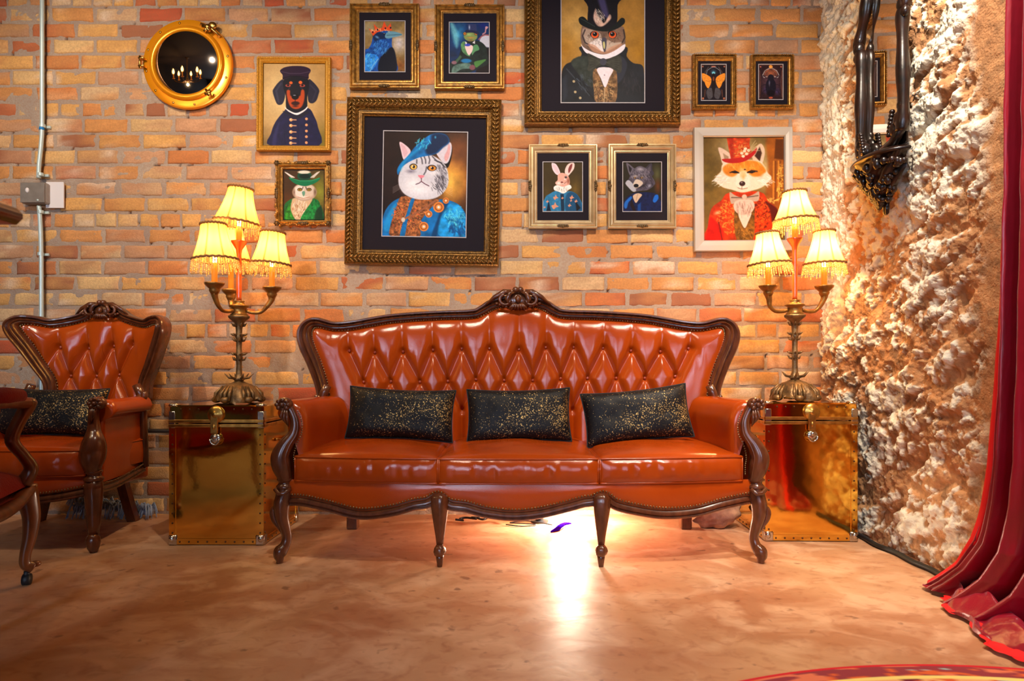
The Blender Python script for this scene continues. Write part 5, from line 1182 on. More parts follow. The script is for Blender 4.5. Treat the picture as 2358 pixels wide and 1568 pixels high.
def p_beetle():
    c = Canvas((590, 148, 762, 398), 70, (46, 28, 32), 10)
    c.el(678, 270, 90, 110, (94, 66, 84), soft=.95).el(678, 210, 60, 50, (170, 96, 60), soft=.9).el(640, 330, 30, 40, (60, 48, 90), soft=.9).el(725, 340, 30, 40, (60, 48, 90), soft=.9)
    c.el(678, 162, 13, 13, (240, 160, 70))
    for sg in (-1, 1):
        X = lambda x: 678+sg*(x-678)
        c.line([(X(684), 170), (X(720), 190), (X(738), 225), (X(726), 240), (X(704), 232)], 5, (200, 190, 186), .8).line([(X(690), 182), (X(716), 200), (X(722), 222)], 4, (210, 120, 80), .7)
        for (y0, y1) in ((250, 225), (290, 300), (320, 360)): c.line([(X(700), y0), (X(726), (y0+y1)/2-6), (X(742), y1)], 5, (34, 26, 40), .9)
        c.el(X(752), 162, 5, 5, (200, 110, 90)).line([(X(758), 190), (X(752), 270), (X(758), 380)], 3, (170, 110, 90), .6)
    c.el(678, 305, 38, 62, (26, 22, 36)).el(668, 280, 9, 30, (110, 110, 140), soft=.7).el(678, 240, 22, 24, (30, 26, 38)).el(678, 385, 14, 7, (206, 90, 60)).el(678, 352, 30, 22, (20, 14, 22), soft=.4)
    for (a, b_, d, e) in ((590, 148, 762, 148), (762, 148, 762, 398), (762, 398, 590, 398), (590, 398, 590, 148)): c.line([(a, b_), (d, e)], 5, (150, 100, 80), .8)
    return c.grain(.2, 20)
def p_fox():
    c = Canvas((195, 678, 772, 1418), 180, (128, 100, 46), 11)
    c.el(430, 760, 230, 160, (206, 184, 140), soft=.95).el(230, 1000, 110, 330, (110, 90, 34), soft=.8).el(640, 900, 120, 260, (206, 176, 120), soft=.9).poly([(650, 678), (775, 678), (775, 1250), (640, 1200), (660, 900)], (168, 96, 30), soft=24).grain(.2, 9)
    for x in (700, 735): c.line([(x, 850), (x-4, 1120)], 10, (226, 150, 56), .8).line([(x+14, 850), (x+12, 1120)], 6, (100, 50, 16), .8)
    c.strokes(745, 1000, 18, 140, 60, 18, 8, (240, 180, 80), 60, 90, .7, 2).strokes(690, 1130, 50, 16, 30, 14, 8, (240, 180, 90), 60, 90, .7, 3).poly([(715, 690), (772, 690), (772, 840), (705, 830)], (100, 52, 14), soft=10)
    c.poly([(208, 1422), (220, 1320), (248, 1190), (320, 1130), (378, 1075), (600, 1070), (660, 1140), (715, 1190), (735, 1300), (690, 1330), (560, 1422)], (206, 62, 18), soft=6, tex=.25)
    c.strokes(370, 1260, 80, 130, 160, 14, 7, (238, 140, 56), 45, 180, .8, 4).strokes(600, 1230, 70, 110, 130, 14, 7, (232, 110, 36), 45, 180, .7, 5).strokes(600, 1240, 80, 120, 70, 16, 8, (110, 26, 10), 45, 180, .7, 6)
    c.poly([(208, 1422), (222, 1330), (240, 1250), (285, 1290), (325, 1330), (322, 1422)], (222, 28, 12), soft=14, tex=.25).line([(300, 1290), (325, 1422)], 9, (120, 16, 8), .8).el(290, 1220, 36, 20, (250, 196, 150), soft=.8, rot=-20).poly([(640, 1140), (720, 1190), (735, 1270), (690, 1300), (670, 1200)], (84, 20, 14), soft=12)
    c.poly([(420, 1180), (545, 1170), (560, 1250), (545, 1422), (430, 1422)], (120, 82, 30), soft=6, tex=.5, ts=30).poly([(445, 1220), (535, 1215), (512, 1290), (488, 1332), (462, 1290)], (240, 216, 196), soft=4).strokes(490, 1370, 50, 46, 40, 16, 6, (176, 130, 56), 70, 60, .7, 7)
    c.poly([(300, 750), (340, 760), (400, 810), (395, 860), (335, 870), (315, 810)], (236, 206, 184), soft=5).poly([(335, 790), (375, 815), (370, 850), (345, 840)], (150, 116, 84), soft=8, al=.7)
    c.poly([(545, 800), (575, 745), (610, 722), (636, 765), (630, 830), (606, 880), (560, 860)], (232, 200, 172), soft=5).poly([(562, 810), (600, 745), (615, 790), (600, 850)], (70, 40, 24), soft=8)
    c.poly([(330, 870), (380, 850), (480, 838), (590, 845), (632, 880), (655, 930), (684, 965), (660, 1000), (610, 1040), (540, 1062), (470, 1075), (400, 1055), (330, 1035), (275, 985), (290, 950), (318, 920)], (244, 222, 196), soft=8)
    c.poly([(335, 890), (400, 855), (480, 842), (580, 850), (630, 890), (640, 930), (560, 960), (510, 930), (480, 920), (445, 935), (400, 960), (345, 935)], (236, 142, 40), soft=14, tex=.15)
    c.el(590, 950, 46, 20, (230, 126, 34), soft=.8).el(390, 945, 40, 16, (234, 150, 60), soft=.8).strokes(480, 870, 130, 34, 60, 24, 5, (250, 180, 90), 80, 40, .5, 8).strokes(330, 985, 60, 40, 40, 30, 5, (255, 244, 230), 160, 30, .6, 9).strokes(630, 985, 50, 40, 40, 30, 5, (255, 240, 220), 20, 30, .6, 10)
    c.poly([(448, 930), (505, 925), (530, 990), (515, 1030), (470, 1045), (430, 1025), (425, 985)], (248, 232, 210), soft=10).poly([(455, 900), (500, 900), (505, 960), (455, 965)], (240, 200, 140), soft=12, al=.7)
    c.el(472, 1010, 22, 18, (60, 36, 34)).el(468, 1003, 7, 4, (170, 150, 150)).line([(470, 1028), (468, 1046)], 4, (120, 60, 40), .8).line([(440, 1040), (468, 1050), (510, 1042)], 4, (120, 60, 40), .7)
    c.line([(385, 930), (420, 918), (448, 932)], 9, (60, 34, 20), .9).el(420, 928, 16, 8, (40, 22, 16)).line([(510, 930), (540, 916), (580, 922)], 10, (60, 34, 20), .9).el(540, 928, 17, 8, (40, 22, 16)).el(492, 908, 8, 5, (90, 50, 20))
    c.poly([(380, 1072), (420, 1095), (480, 1112), (550, 1090), (592, 1068), (590, 1130), (545, 1140), (490, 1120), (440, 1135), (392, 1155)], (196, 170, 150), soft=4).line([(395, 1110), (480, 1112), (585, 1098)], 9, (96, 76, 66), .8)
    c.poly([(420, 1140), (480, 1122), (545, 1135), (560, 1180), (530, 1225), (480, 1240), (430, 1220), (408, 1180)], (228, 198, 180), soft=5).strokes(483, 1180, 60, 50, 40, 34, 5, (170, 130, 116), 90, 24, .5, 12).el(487, 1106, 18, 18, (212, 186, 166))
    c.poly([(362, 678), (532, 678), (526, 730), (540, 780), (470, 825), (392, 832), (376, 760)], (214, 78, 34), sm=False, soft=4, tex=.3, ts=22).strokes(450, 760, 70, 60, 50, 16, 7, (240, 170, 90), 60, 90, .6, 13).poly([(375, 680), (410, 680), (412, 820), (392, 830)], (160, 30, 24), soft=16, al=.6)
    c.poly([(328, 832), (400, 828), (470, 818), (540, 785), (578, 750), (570, 790), (520, 835), (460, 858), (390, 862), (345, 852)], (190, 36, 32), soft=3)
    for (x, y) in ((470, 790), (490, 775), (505, 795), (480, 812), (520, 770), (497, 758)): c.el(x, y, 12, 10, (250, 226, 196), soft=.4)
    for k in range(5): c.line([(520, 770), (570+8*k, 700+18*k)], 5, (220, 196, 150), .6)
    c.line([(398, 926), (440, 930)], 12, (36, 20, 14), .9).line([(515, 928), (562, 924)], 12, (36, 20, 14), .9).el(480, 960, 22, 40, (236, 180, 110), soft=.9)
    c.I = np.clip(c.I, 0, 1)**1.12*.86
    return c.grain(.05)

# ------------------------------------------------------------------ frames on the wall
def picture(name_label, outer, inner, pic, art, kind, tilt=0.0, mat_on=True, depth=.03):
    """outer, inner, pic: pixel rectangles on the wall"""
    Yf = YW-.022
    cv = lambda r: (P(r[0], r[1], Yf), P(r[2], r[3], Yf))
    (a, b_) = cv(outer); cx, cz = (a[0]+b_[0])/2, (a[2]+b_[2])/2
    root = thing('framed_portrait', name_label, 'picture', (cx, YW-.008, cz))
    (i0, i1) = cv(inner); (p0, p1) = cv(pic)
    ox0, ox1, oz0, oz1 = a[0]-cx, b_[0]-cx, b_[2]-cz, a[2]-cz
    ix0, ix1, iz0, iz1 = i0[0]-cx, i1[0]-cx, i1[2]-cz, i0[2]-cz
    px0, px1, pz0, pz1 = p0[0]-cx, p1[0]-cx, p1[2]-cz, p0[2]-cz
    # moulding: profile from the outer to the inner edge, (t, height toward the room)
    profs = {'ornate': [(0, 0), (0, .022), (.03, .030), (.10, .034), (.16, .030), (.20, .032), (.42, .040), (.55, .034), (.60, .026), (.66, .028), (.70, .022), (.80, .020), (.84, .024), (.90, .024), (.94, .017), (1, .014), (1, .004)],
             'cove': [(0, 0), (0, .024), (.05, .030), (.14, .030), (.22, .024), (.34, .030), (.5, .032), (.66, .026), (.74, .018), (.86, .018), (.9, .014), (1, .012), (1, .003)],
             'flat': [(0, 0), (0, .022), (.04, .026), (.5, .025), (.9, .023), (.96, .018), (1, .016), (1, .003)],
             'slim': [(0, 0), (0, .020), (.1, .027), (.3, .028), (.45, .022), (.55, .020), (.75, .022), (.88, .018), (1, .014), (1, .003)],
             'step': [(0, 0), (0, .018), (.08, .024), (.22, .026), (.28, .020), (.5, .030), (.62, .030), (.70, .022), (.85, .020), (1, .012), (1, .003)]}
    pr = profs[kind[0]]; m = kind[1]
    mb = MB(); A = []
    nseg = 24
    ring = lambda t: (ox0+(ix0-ox0)*t, ox1+(ix1-ox1)*t, oz0+(iz0-oz0)*t, oz1+(iz1-oz1)*t)
    def loop(t, h):
        x0, x1, z0, z1 = ring(t); return [(x0, -h, z0), (x1, -h, z0), (x1, -h, z1), (x0, -h, z1)]
    L_ = [loop(t, h*depth/.03) for t, h in pr]; L_.append(loop(1, 0.0))
    mb.grid(np.array(L_).transpose(0, 1, 2), close_v=True)
    if kind[0] == 'ornate':        # leaf and bead bands
        for sx in range(4):
            x0, x1, z0, z1 = ring(.36); q0, q1, q2, q3 = ring(.68)
            segs = [((x0, z0), (x1, z0), 0), ((x1, z0), (x1, z1), 90), ((x1, z1), (x0, z1), 180), ((x0, z1), (x0, z0), 270)][sx]
            (ax, az), (bx, bz), ang = segs; Ln = math.hypot(bx-ax, bz-az); wd = abs(ix0-ox0); n = int(Ln/.022)
            for k in range(n):
                t = (k+.5)/n; x = ax+(bx-ax)*t; z = az+(bz-az)*t
                for sg in (-1, 1):
                    an = math.radians(ang)+sg*.75; rot = [[math.cos(an), 0, -math.sin(an)], [0, 1, 0], [math.sin(an), 0, math.cos(an)]]
                    off = sg*wd*.10; ox_, oz_ = -math.sin(math.radians(ang))*off, math.cos(math.radians(ang))*off
                    mb.ell((x+ox_, -.040*depth/.03, z+oz_), (.0135, .0075, .0055), 8, 5, rot)
            segs2 = [((q0, q2), (q1, q2)), ((q1, q2), (q1, q3)), ((q1, q3), (q0, q3)), ((q0, q3), (q0, q2))][sx]
            (ax, az), (bx, bz) = segs2; n = int(Ln*.9/.0095)
            for k in range(n):
                t = (k+.5)/n; mb.ell((ax+(bx-ax)*t, -.027*depth/.03, az+(bz-az)*t), (.0038, .0038, .0038), 5, 3)
    if kind[0] in ('slim', 'step'):
        x0, x1, z0, z1 = ring(.15 if kind[0] == 'slim' else .12)
        for (ax, az), (bx, bz) in (((x0, z0), (x1, z0)), ((x1, z0), (x1, z1)), ((x1, z1), (x0, z1)), ((x0, z1), (x0, z0))):
            n = int(math.hypot(bx-ax, bz-az)/.011)
            for k in range(n): t = (k+.5)/n; mb.ell((ax+(bx-ax)*t, -.026, az+(bz-az)*t), (.0046, .004, .0046), 6, 4)
    if len(kind) > 2:
        x0, x1, z0, z1 = ring(.10); rs = np.random.RandomState(3)
        for (ax, az), (bx, bz) in (((x0, z0), (x1, z0)), ((x1, z0), (x1, z1)), ((x1, z1), (x0, z1)), ((x0, z1), (x0, z0))):
            n = int(math.hypot(bx-ax, bz-az)/.009); dx, dz = (bx-ax)/n, (bz-az)/n; nx_, nz_ = dz*n, -dx*n; q = math.hypot(nx_, nz_)
            for k in range(n+1):
                o_ = .006*math.sin(k*1.1)+rs.uniform(-.003, .003); r_ = rs.uniform(.004, .0075)
                mb.ell((ax+dx*k+nx_/q*o_, -.026, az+dz*k+nz_/q*o_), (r_, .006, r_), 6, 4)
    mb.build('frame', M[m], root, smooth=False)
    if kind[0] == 'cove' or len(kind) > 2:     # carved motifs at the middle of each side (and corners)
        x0, x1, z0, z1 = ring(.18); spots = [((x0+x1)/2, z0, 0), ((x0+x1)/2, z1, 0), (x0, (z0+z1)/2, 90), (x1, (z0+z1)/2, 90)]
        if len(kind) > 2: spots += [(x0, z0, 45), (x1, z0, 135), (x1, z1, 45), (x0, z1, 135)]
        for (x, z, an) in spots:
            if an not in (0, 90):
                mb = MB(); mb.ell((x, -.034, z), (.010, .008, .010), 10, 6)
                for q in range(6): mb.ell((x+.010*math.cos(q*1.05), -.031, z+.010*math.sin(q*1.05)), (.005, .006, .005), 7, 4)
                mb.build('carved_motif', M['ornament'], root); continue
            mb = MB(); a_ = math.radians(an); ux, uz = math.cos(a_), math.sin(a_); s_ = 1.0
            mb.ell((x, -.032, z), (.010, .007, .010), 10, 6)
            for k in (-2, -1, 1, 2):
                mb.ell((x+ux*k*.011, -.031, z+uz*k*.011), (.0075-.001*abs(k)+.003*abs(ux), .006, .0075-.001*abs(k)+.003*abs(uz)), 8, 5)
                mb.ell((x+ux*k*.010-uz*.006, -.029, z+uz*k*.010+ux*.006), (.005, .005, .005), 7, 4)
            mb.build('carved_motif', M['ornament'], root)
    if kind[0] == 'rococo': pass
    if mat_on:
        mb = MB(); z = -.010
        for (a0, a1, b0, b1) in ((ix0, ix1, pz1, iz1), (ix0, ix1, iz0, pz0), (ix0, px0, pz0, pz1), (px1, ix1, pz0, pz1)): mb.box(a0, a1, z, z+.004, b0, b1)
        mb.build('mat_board', M['matboard'], root, smooth=False)
        mb = MB(); g = .0045 if (px1-px0) > .3 else .0035
        for (a0, a1, b0, b1) in ((px0-g, px1+g, pz1, pz1+g), (px0-g, px1+g, pz0-g, pz0), (px0-g, px0, pz0, pz1), (px1, px1+g, pz0, pz1)): mb.box(a0, a1, z-.0015, z, b0, b1)
        mb.build('mat_bevel', M['mat_edge'], root, smooth=False)
    I = art().I; h, w_ = I.shape[:2]; U, V = np.meshgrid(np.linspace(px0, px1, w_), np.linspace(pz1, pz0, h))
    mb = MB(); mb.grid(np.stack([U, np.full(U.shape, -.0075), V], -1), c=s2l(np.clip(I, 0, 1)*255.0*1.0+1e-6) if False else np.where(I <= .04045, I/12.92, ((I+.055)/1.055)**2.4), flip=False)
    mb.build('portrait_print', M['print'], root, smooth=False)
    mb = MB(); mb.box(ix0-.004, ix1+.004, -.004, .0, iz0-.004, iz1+.004); mb.build('backing_board', M['matboard'], root, smooth=False)
    root.rotation_euler = (0, tilt, 0)
    return root
picture('gold-framed portrait of a black and tan dog in navy coat and cap', (592, 133, 762, 348), (605, 145, 748, 335), (606, 146, 747, 334), p_dog, ('slim', 'frame_bright'), D(.3), mat_on=False)
picture('gold-framed print of a blue crow wearing an orange crown, upper row', (806, 11, 966, 205), (827, 28, 946, 184), (840, 48, 932, 164), p_crow, ('cove', 'frame_gold'), 0)
picture('gold-framed print of a seated frog in top hat and green coat, upper row', (1001, 13, 1162, 207), (1021, 30, 1143, 187), (1035, 51, 1126, 167), p_frog, ('cove', 'frame_gold'), 0)
picture('large ornate gold-framed portrait of a grey cat in a blue beret', (798, 230, 1152, 612), (837, 270, 1117, 577), (882, 303, 1074, 544), p_cat, ('ornate', 'frame_dark'), D(1.0), depth=.042)
picture('largest ornate gold-framed portrait of an owl in black top hat and bow tie', (1207, -95, 1565, 291), (1247, -54, 1530, 257), (1293, -8, 1484, 235), p_owl, ('ornate', 'frame_dark'), 0, depth=.042)
picture('small rococo gold frame with an owl in green hat and coat, above the left lamp', (637, 375, 761, 518), (651, 389, 747, 507), (653, 391, 745, 505), p_greenowl, ('cove', 'frame_gold', 'corners'), 0, mat_on=False)
picture('small pale gold-framed print of a white rabbit in a floral blue coat', (1217, 334, 1375, 526), (1237, 352, 1356, 507), (1251, 373, 1341, 486), p_rabbit, ('cove', 'frame_champ'), 0)
picture('small pale gold-framed print of a grey wolf in a navy coat', (1400, 333, 1556, 526), (1419, 352, 1537, 507), (1435, 373, 1523, 486), p_wolf, ('cove', 'frame_champ'), 0)
picture('small gold-framed print of an orange-winged moth on black', (1594, 126, 1695, 252), (1608, 140, 1683, 240), (1616, 148, 1672, 230), p_moth, ('step', 'frame_gold'), 0)
picture('small gold-framed print of a dark horned beetle on brown', (1728, 127, 1827, 251), (1741, 140, 1814, 240), (1748, 148, 1803, 228), p_beetle, ('step', 'frame_gold'), 0)
picture('silver-framed portrait of a red fox in top hat and red jacket', (1598, 294, 1824, 578), (1621, 315, 1807, 553), (1622, 316, 1806, 552), p_fox, ('flat', 'frame_silver'), D(-.4), mat_on=False)

# ------------------------------------------------------------------ porthole mirror
def porthole():
    cx, _, cz = P(427, 143, YW-.05); root = thing('porthole_mirror', 'round polished brass porthole mirror with a hinged rim on the brick wall', 'mirror', (cx, YW-.012, cz))
    mb = MB(); mb.lathe((0, 0, 0), [(.150, 0), (.236, 0), (.238, -.010), (.234, -.018), (.228, -.020), (.205, -.021), (.196, -.022)], 72, axis='y'); mb.build('outer_flange', M['gold_brass'], root, sharp=40)
    mb = MB(); mb.lathe((0, 0, 0), [(.196, -.012), (.1965, -.030), (.190, -.038), (.178, -.041), (.168, -.037), (.164, -.028), (.163, -.012)], 72, axis='y'); mb.build('hinged_rim', M['gold_brass'], root)
    mb = MB(); pr = [(r, -.020-.010*(1-(r/.166)**2)) for r in np.linspace(0, .166, 12)]; mb.lathe((0, 0, 0), pr, 60, axis='y'); go = mb.build('glass', M['port_glass'], root); go.rotation_euler = (D(5.5), 0, 0)
    for k in range(12):
        t = 2*PI*(k+.35)/12; mb = MB(); mb.ell((.218*math.cos(t), -.021, .218*math.sin(t)), (.0065, .004, .0065), 10, 6); mb.build('bolt', M['brass_dark'], root)
    mb = MB(); x = -.232
    for z in (.018, -.022): mb.box(x-.012, x+.020, -.050, -.020, z-.004, z+.004, .002)
    mb.tube([(x-.004, -.042, .030), (x-.004, -.042, -.034)], .007, 10); mb.build('hinge', M['brass_dark'], root)
    for ang, s_ in ((-53, 1.0), (56, 1.25)):
        t = math.radians(ang); mb = MB(); r = .205; X, Z = r*math.cos(t), r*math.sin(t); c_, s2 = math.cos(t), math.sin(t)
        mb.tube([(X-c_*.02, -.048, Z-s2*.02), (X+c_*.02, -.045, Z+s2*.02)], .006*s_, 8); mb.ell((X+c_*.012, -.050, Z+s2*.012), (.012*s_, .010, .012*s_), 10, 6)
        mb.tube([(X-s2*.018*s_, -.052, Z+c_*.018*s_), (X+c_*.006, -.050, Z+s2*.006), (X+s2*.018*s_, -.052, Z-c_*.018*s_)], [.009, .006, .009], 8)
        if s_ > 1: mb.tube([(X+c_*.01-s2*.05, -.030, Z+s2*.01+c_*.05), (X+c_*.02, -.034, Z+s2*.02), (X+c_*.01+s2*.07, -.028, Z+s2*.01-c_*.07)], .0075, 8); mb.ell((X+c_*.035+s2*.005, -.03, Z+s2*.035-c_*.005), (.024, .012, .020), 12, 8)
        mb.build('dog_latch', M['brass_dark'], root)
porthole()
def chandelier():
    X, Y, Z = -2.55, 1.55, 2.52; root = thing('candle_chandelier', 'candle-bulb chandelier above the armchair, seen reflected in the porthole mirror', 'chandelier', (X, Y, Z))
    mb = MB(); mb.lathe((X, Y, Z), [(0, -.06), (.02, -.05), (.035, -.02), (.03, .02), (.015, .05), (.010, .20), (.010, .44), (.05, .45), (0, .45)], 20); mb.build('stem', M['bronze'], root, world=True)
    for k in range(6):
        t = k*PI/3+.4; c_, s_ = math.cos(t), math.sin(t); r = .30
        ar = MB(); ar.tube(smooth([(X+.02*c_, Y+.02*s_, Z), (X+.12*c_, Y+.12*s_, Z-.05), (X+.25*c_, Y+.25*s_, Z-.03), (X+r*c_, Y+r*s_, Z+.02)], 20), .008, 8); ao = ar.build('arm', M['bronze'], root, world=True)
        mb = MB(); mb.lathe((X+r*c_, Y+r*s_, Z+.02), [(0, 0), (.03, .005), (.034, .012), (.011, .012), (.011, .10), (0, .10)], 14); mb.build('candle_sleeve', M['candle'], ao, world=True)
        mb = MB(); mb.lathe((X+r*c_, Y+r*s_, Z+.12), [(0, 0), (.014, 0), (.026, .035), (.018, .07), (.005, .10), (0, .105)], 14); mb.build('bulb', M['bulb'], root, world=True)
    light('chandelier_glow', 'POINT', (X, Y, Z-.10), 14, (1.0, .66, .32), size=.02)
chandelier()

# ------------------------------------------------------------------ conduit, box and cards on the wall
def services():
    pts = [(97, -40), (97, 60), (97, 200), (97, 290), (95, 330), (90, 380), (89, 410)]
    w3 = lambda q, o: [P(a, b_, YW-o) for a, b_ in q]
    x, y, z = P(92, 760, YW-.03); root = thing('electrical_conduit', 'pale galvanised conduit pipe running up the brick wall at the left', 'pipe', (x, YW-.02, z))
    mb = MB(); mb.tube(smooth(w3(pts, .032), 50), .0105, 12); mb.build('pipe', M['galv'], root, world=True)
    mb = MB(); mb.tube(smooth(w3([(90, 474), (93, 520), (95, 600), (95, 760), (95, 1000)], .032), 40), .0105, 12); mb.build('pipe', M['galv'], root, world=True)
    bx, _, bz = P(97, 297, YW-.03); mb = MB(); mb.tube([(bx, YW-.032, bz-.006), (bx, YW-.032, bz+.006)], .0125, 12); mb.build('tape_band', mat('blue_tape', (30, 130, 200), .5), root, world=True)
    for py in (290, 402, 488, 585):
        a = P(94 if py > 300 else 98, py, YW-.03); mb = MB(); mb.tube([(a[0], YW-.031, a[2]-.008), (a[0], YW-.031, a[2]+.008)], .0145, 12); mb.box(a[0]-.032 if py in (402, 488) else a[0], a[0]+.030, YW-.016, YW-.004, a[2]-.007, a[2]+.007, .002); mb.build('pipe_clip', M['galv'], root, world=True, sharp=40)
    a = P(45, 419, YW-.06); b_ = P(103, 467, YW-.06); root = thing('junction_box', 'grey metal junction box on the conduit pipe', 'electrical box', ((a[0]+b_[0])/2, YW-.01, b_[2]))
    mb = MB(); mb.box(a[0], b_[0], YW-.055, YW-.005, b_[2], a[2], .007); mb.build('box_body', M['box_metal'], root, world=True, smooth=False)
    mb = MB(); mb.box(a[0]+.002, b_[0]-.002, YW-.060, YW-.056, b_[2]+.002, a[2]-.002, .0018); mb.build('cover', M['box_metal'], root, world=True, smooth=False)
    k = P(63, 438, YW-.06); mb = MB(); mb.ell((k[0], YW-.061, k[2]), (.010, .006, .014), 12, 8); mb.build('knockout', M['white'], root, world=True)
    k = P(87, 461, YW-.06); mb = MB(); mb.ell((k[0], YW-.061, k[2]), (.006, .004, .006), 10, 6); mb.build('screw', M['galv'], root, world=True)
    a = P(106, 419, YW-.02); b_ = P(147, 479, YW-.02); mb = MB(); mb.box(a[0], b_[0], YW-.022, YW-.014, b_[2], a[2], .001); o = mb.build('blank_card', M['white'], None, smooth=False); tag(o, 'small blank white card on the brick wall beside the grey box', 'card')
    a = P(322, 992, YW-.03); b_ = P(388, 992, YW-.03); mb = MB(); mb.tube([(a[0]-.5, YW-.030, a[2]), (b_[0]+.25, YW-.030, a[2])], .011, 12); o = mb.build('wall_pipe', M['black_pipe'], None); tag(o, 'dark horizontal pipe low on the wall between armchair and brass trunk', 'pipe')
M['black_pipe'] = mat('dark_pipe', (66, 58, 56), .4, metal=.5)
services()

# ------------------------------------------------------------------ carved mirror on the stone wall
def wall_mirror():
    Yc, Zc = 2.655, 1.98; root = thing('carved_wall_mirror', 'tall narrow mirror in carved black wood frame on the stone wall', 'mirror', (1.585, Yc, Zc))
    # built in a local frame: u along the wall (toward the brick wall = +), v up, n toward the room; then turned
    half = .138
    L_ = [(-.160, -.26), (-.172, -.18), (-.170, -.05), (-.166, .10), (-.168, .20), (-.190, .235), (-.172, .29), (-.135, .36), (-.112, .46), (-.130, .56), (-.09, .66), (0, .70)]
    Rr = [(-a, b_) for a, b_ in L_[::-1]]
    def T(u, v, n): return (-n, u, v)
    mb = MB()
    Lp = smooth(L_, 70); 
    path = np.array([T(u, v, .03) for u, v in Lp]); rad = .023+.003*np.sin(np.linspace(0, 40, 70)); mb.tube(path, rad, 14)
    path = np.array([T(-u, v, .03) for u, v in Lp]); mb.tube(path, rad, 14)
    mb.tube([T(-.17, -.24, .03), T(-.11, -.285, .034), T(0, -.30, .036), T(.11, -.285, .034), T(.17, -.24, .03)], [.020, .020, .02, .020, .020], 12)
    for sg in (-1, 1):
        for (u, v, r) in ((.178, .235, .030), (.192, .20, .022), (.174, .27, .024), (.172, .17, .020), (.170, -.02, .024), (.172, -.05, .019), (.170, .01, .019), (.170, -.16, .024), (.155, -.21, .032), (.125, -.240, .032), (.112, .45, .03), (.13, .56, .034), (.08, .66, .036)): mb.ell(T(sg*u, v, .034), (r*.8, r*.85, r*1.05), 10, 7)
        for k in range(7): mb.ell(T(sg*(.128-.004*k), -.17-.014*k, .050), (.012, .012, .010), 8, 5)
    mb.build('carved_frame', M['ebony'], root)
    mb = MB(); pr = [(0, 0), (.175, 0), (.182, .006), (.176, .014), (.160, .018), (.150, .026), (0, .026)]
    n = 28; a = np.linspace(-PI/2, PI/2, n); A = []
    for (r, z) in pr: A.append([T(r*math.sin(t), -.335+z, .70*r*math.cos(t)+.004) for t in a])
    mb.grid(np.array(A)); mb.build('shelf', M['ebony'], root)
    mb = MB(); A = []
    for (r, z) in [(.168, -.335), (.155, -.350), (.140, -.375), (.142, -.39), (.118, -.41), (.112, -.43), (.082, -.455), (.062, -.475), (.030, -.50), (.018, -.515), (.022, -.522), (.018, -.550), (0, -.555)]:
        A.append([T(r*math.sin(t)*(1+.08*math.cos(t*9+z*60)), z, .62*r*math.cos(t)*(1+.16*math.cos(t*9+z*60))+.004) for t in a])
    mb.grid(np.array(A))
    rs = np.random.RandomState(4)
    for k in range(120):
        t = rs.uniform(-1.5, 1.5); f = rs.rand()**.8; r = .158-.135*f; q_ = rs.uniform(.009, .018); mb.ell(T((r+.012)*math.sin(t), -.345-.165*f, .62*(r+.016)*math.cos(t)+.006), (q_, q_, q_*rs.uniform(.7, 1.6)), 8, 5)
    mb.build('carved_bracket', M['ebony'], root)
    mb = MB(); A = np.array([[T(s_*(.165 if q < .52 else .10 if q < .9 else .05), -.30+q, .014) for s_ in (-1, 1)] for q in np.linspace(0, .98, 20)]); mb.grid(A); mb.build('mirror_glass', M['mirror'], root, smooth=False)
    mb = MB(); mb.box(-.010, .0, -.15, .15, -.3, .20, 0); mb.box(-.010, 0, -.09, .09, .20, .62); mb.build('back_board', M['ebony'], root, smooth=False)
    root.rotation_euler = (0, 0, D(-3.5))
wall_mirror()

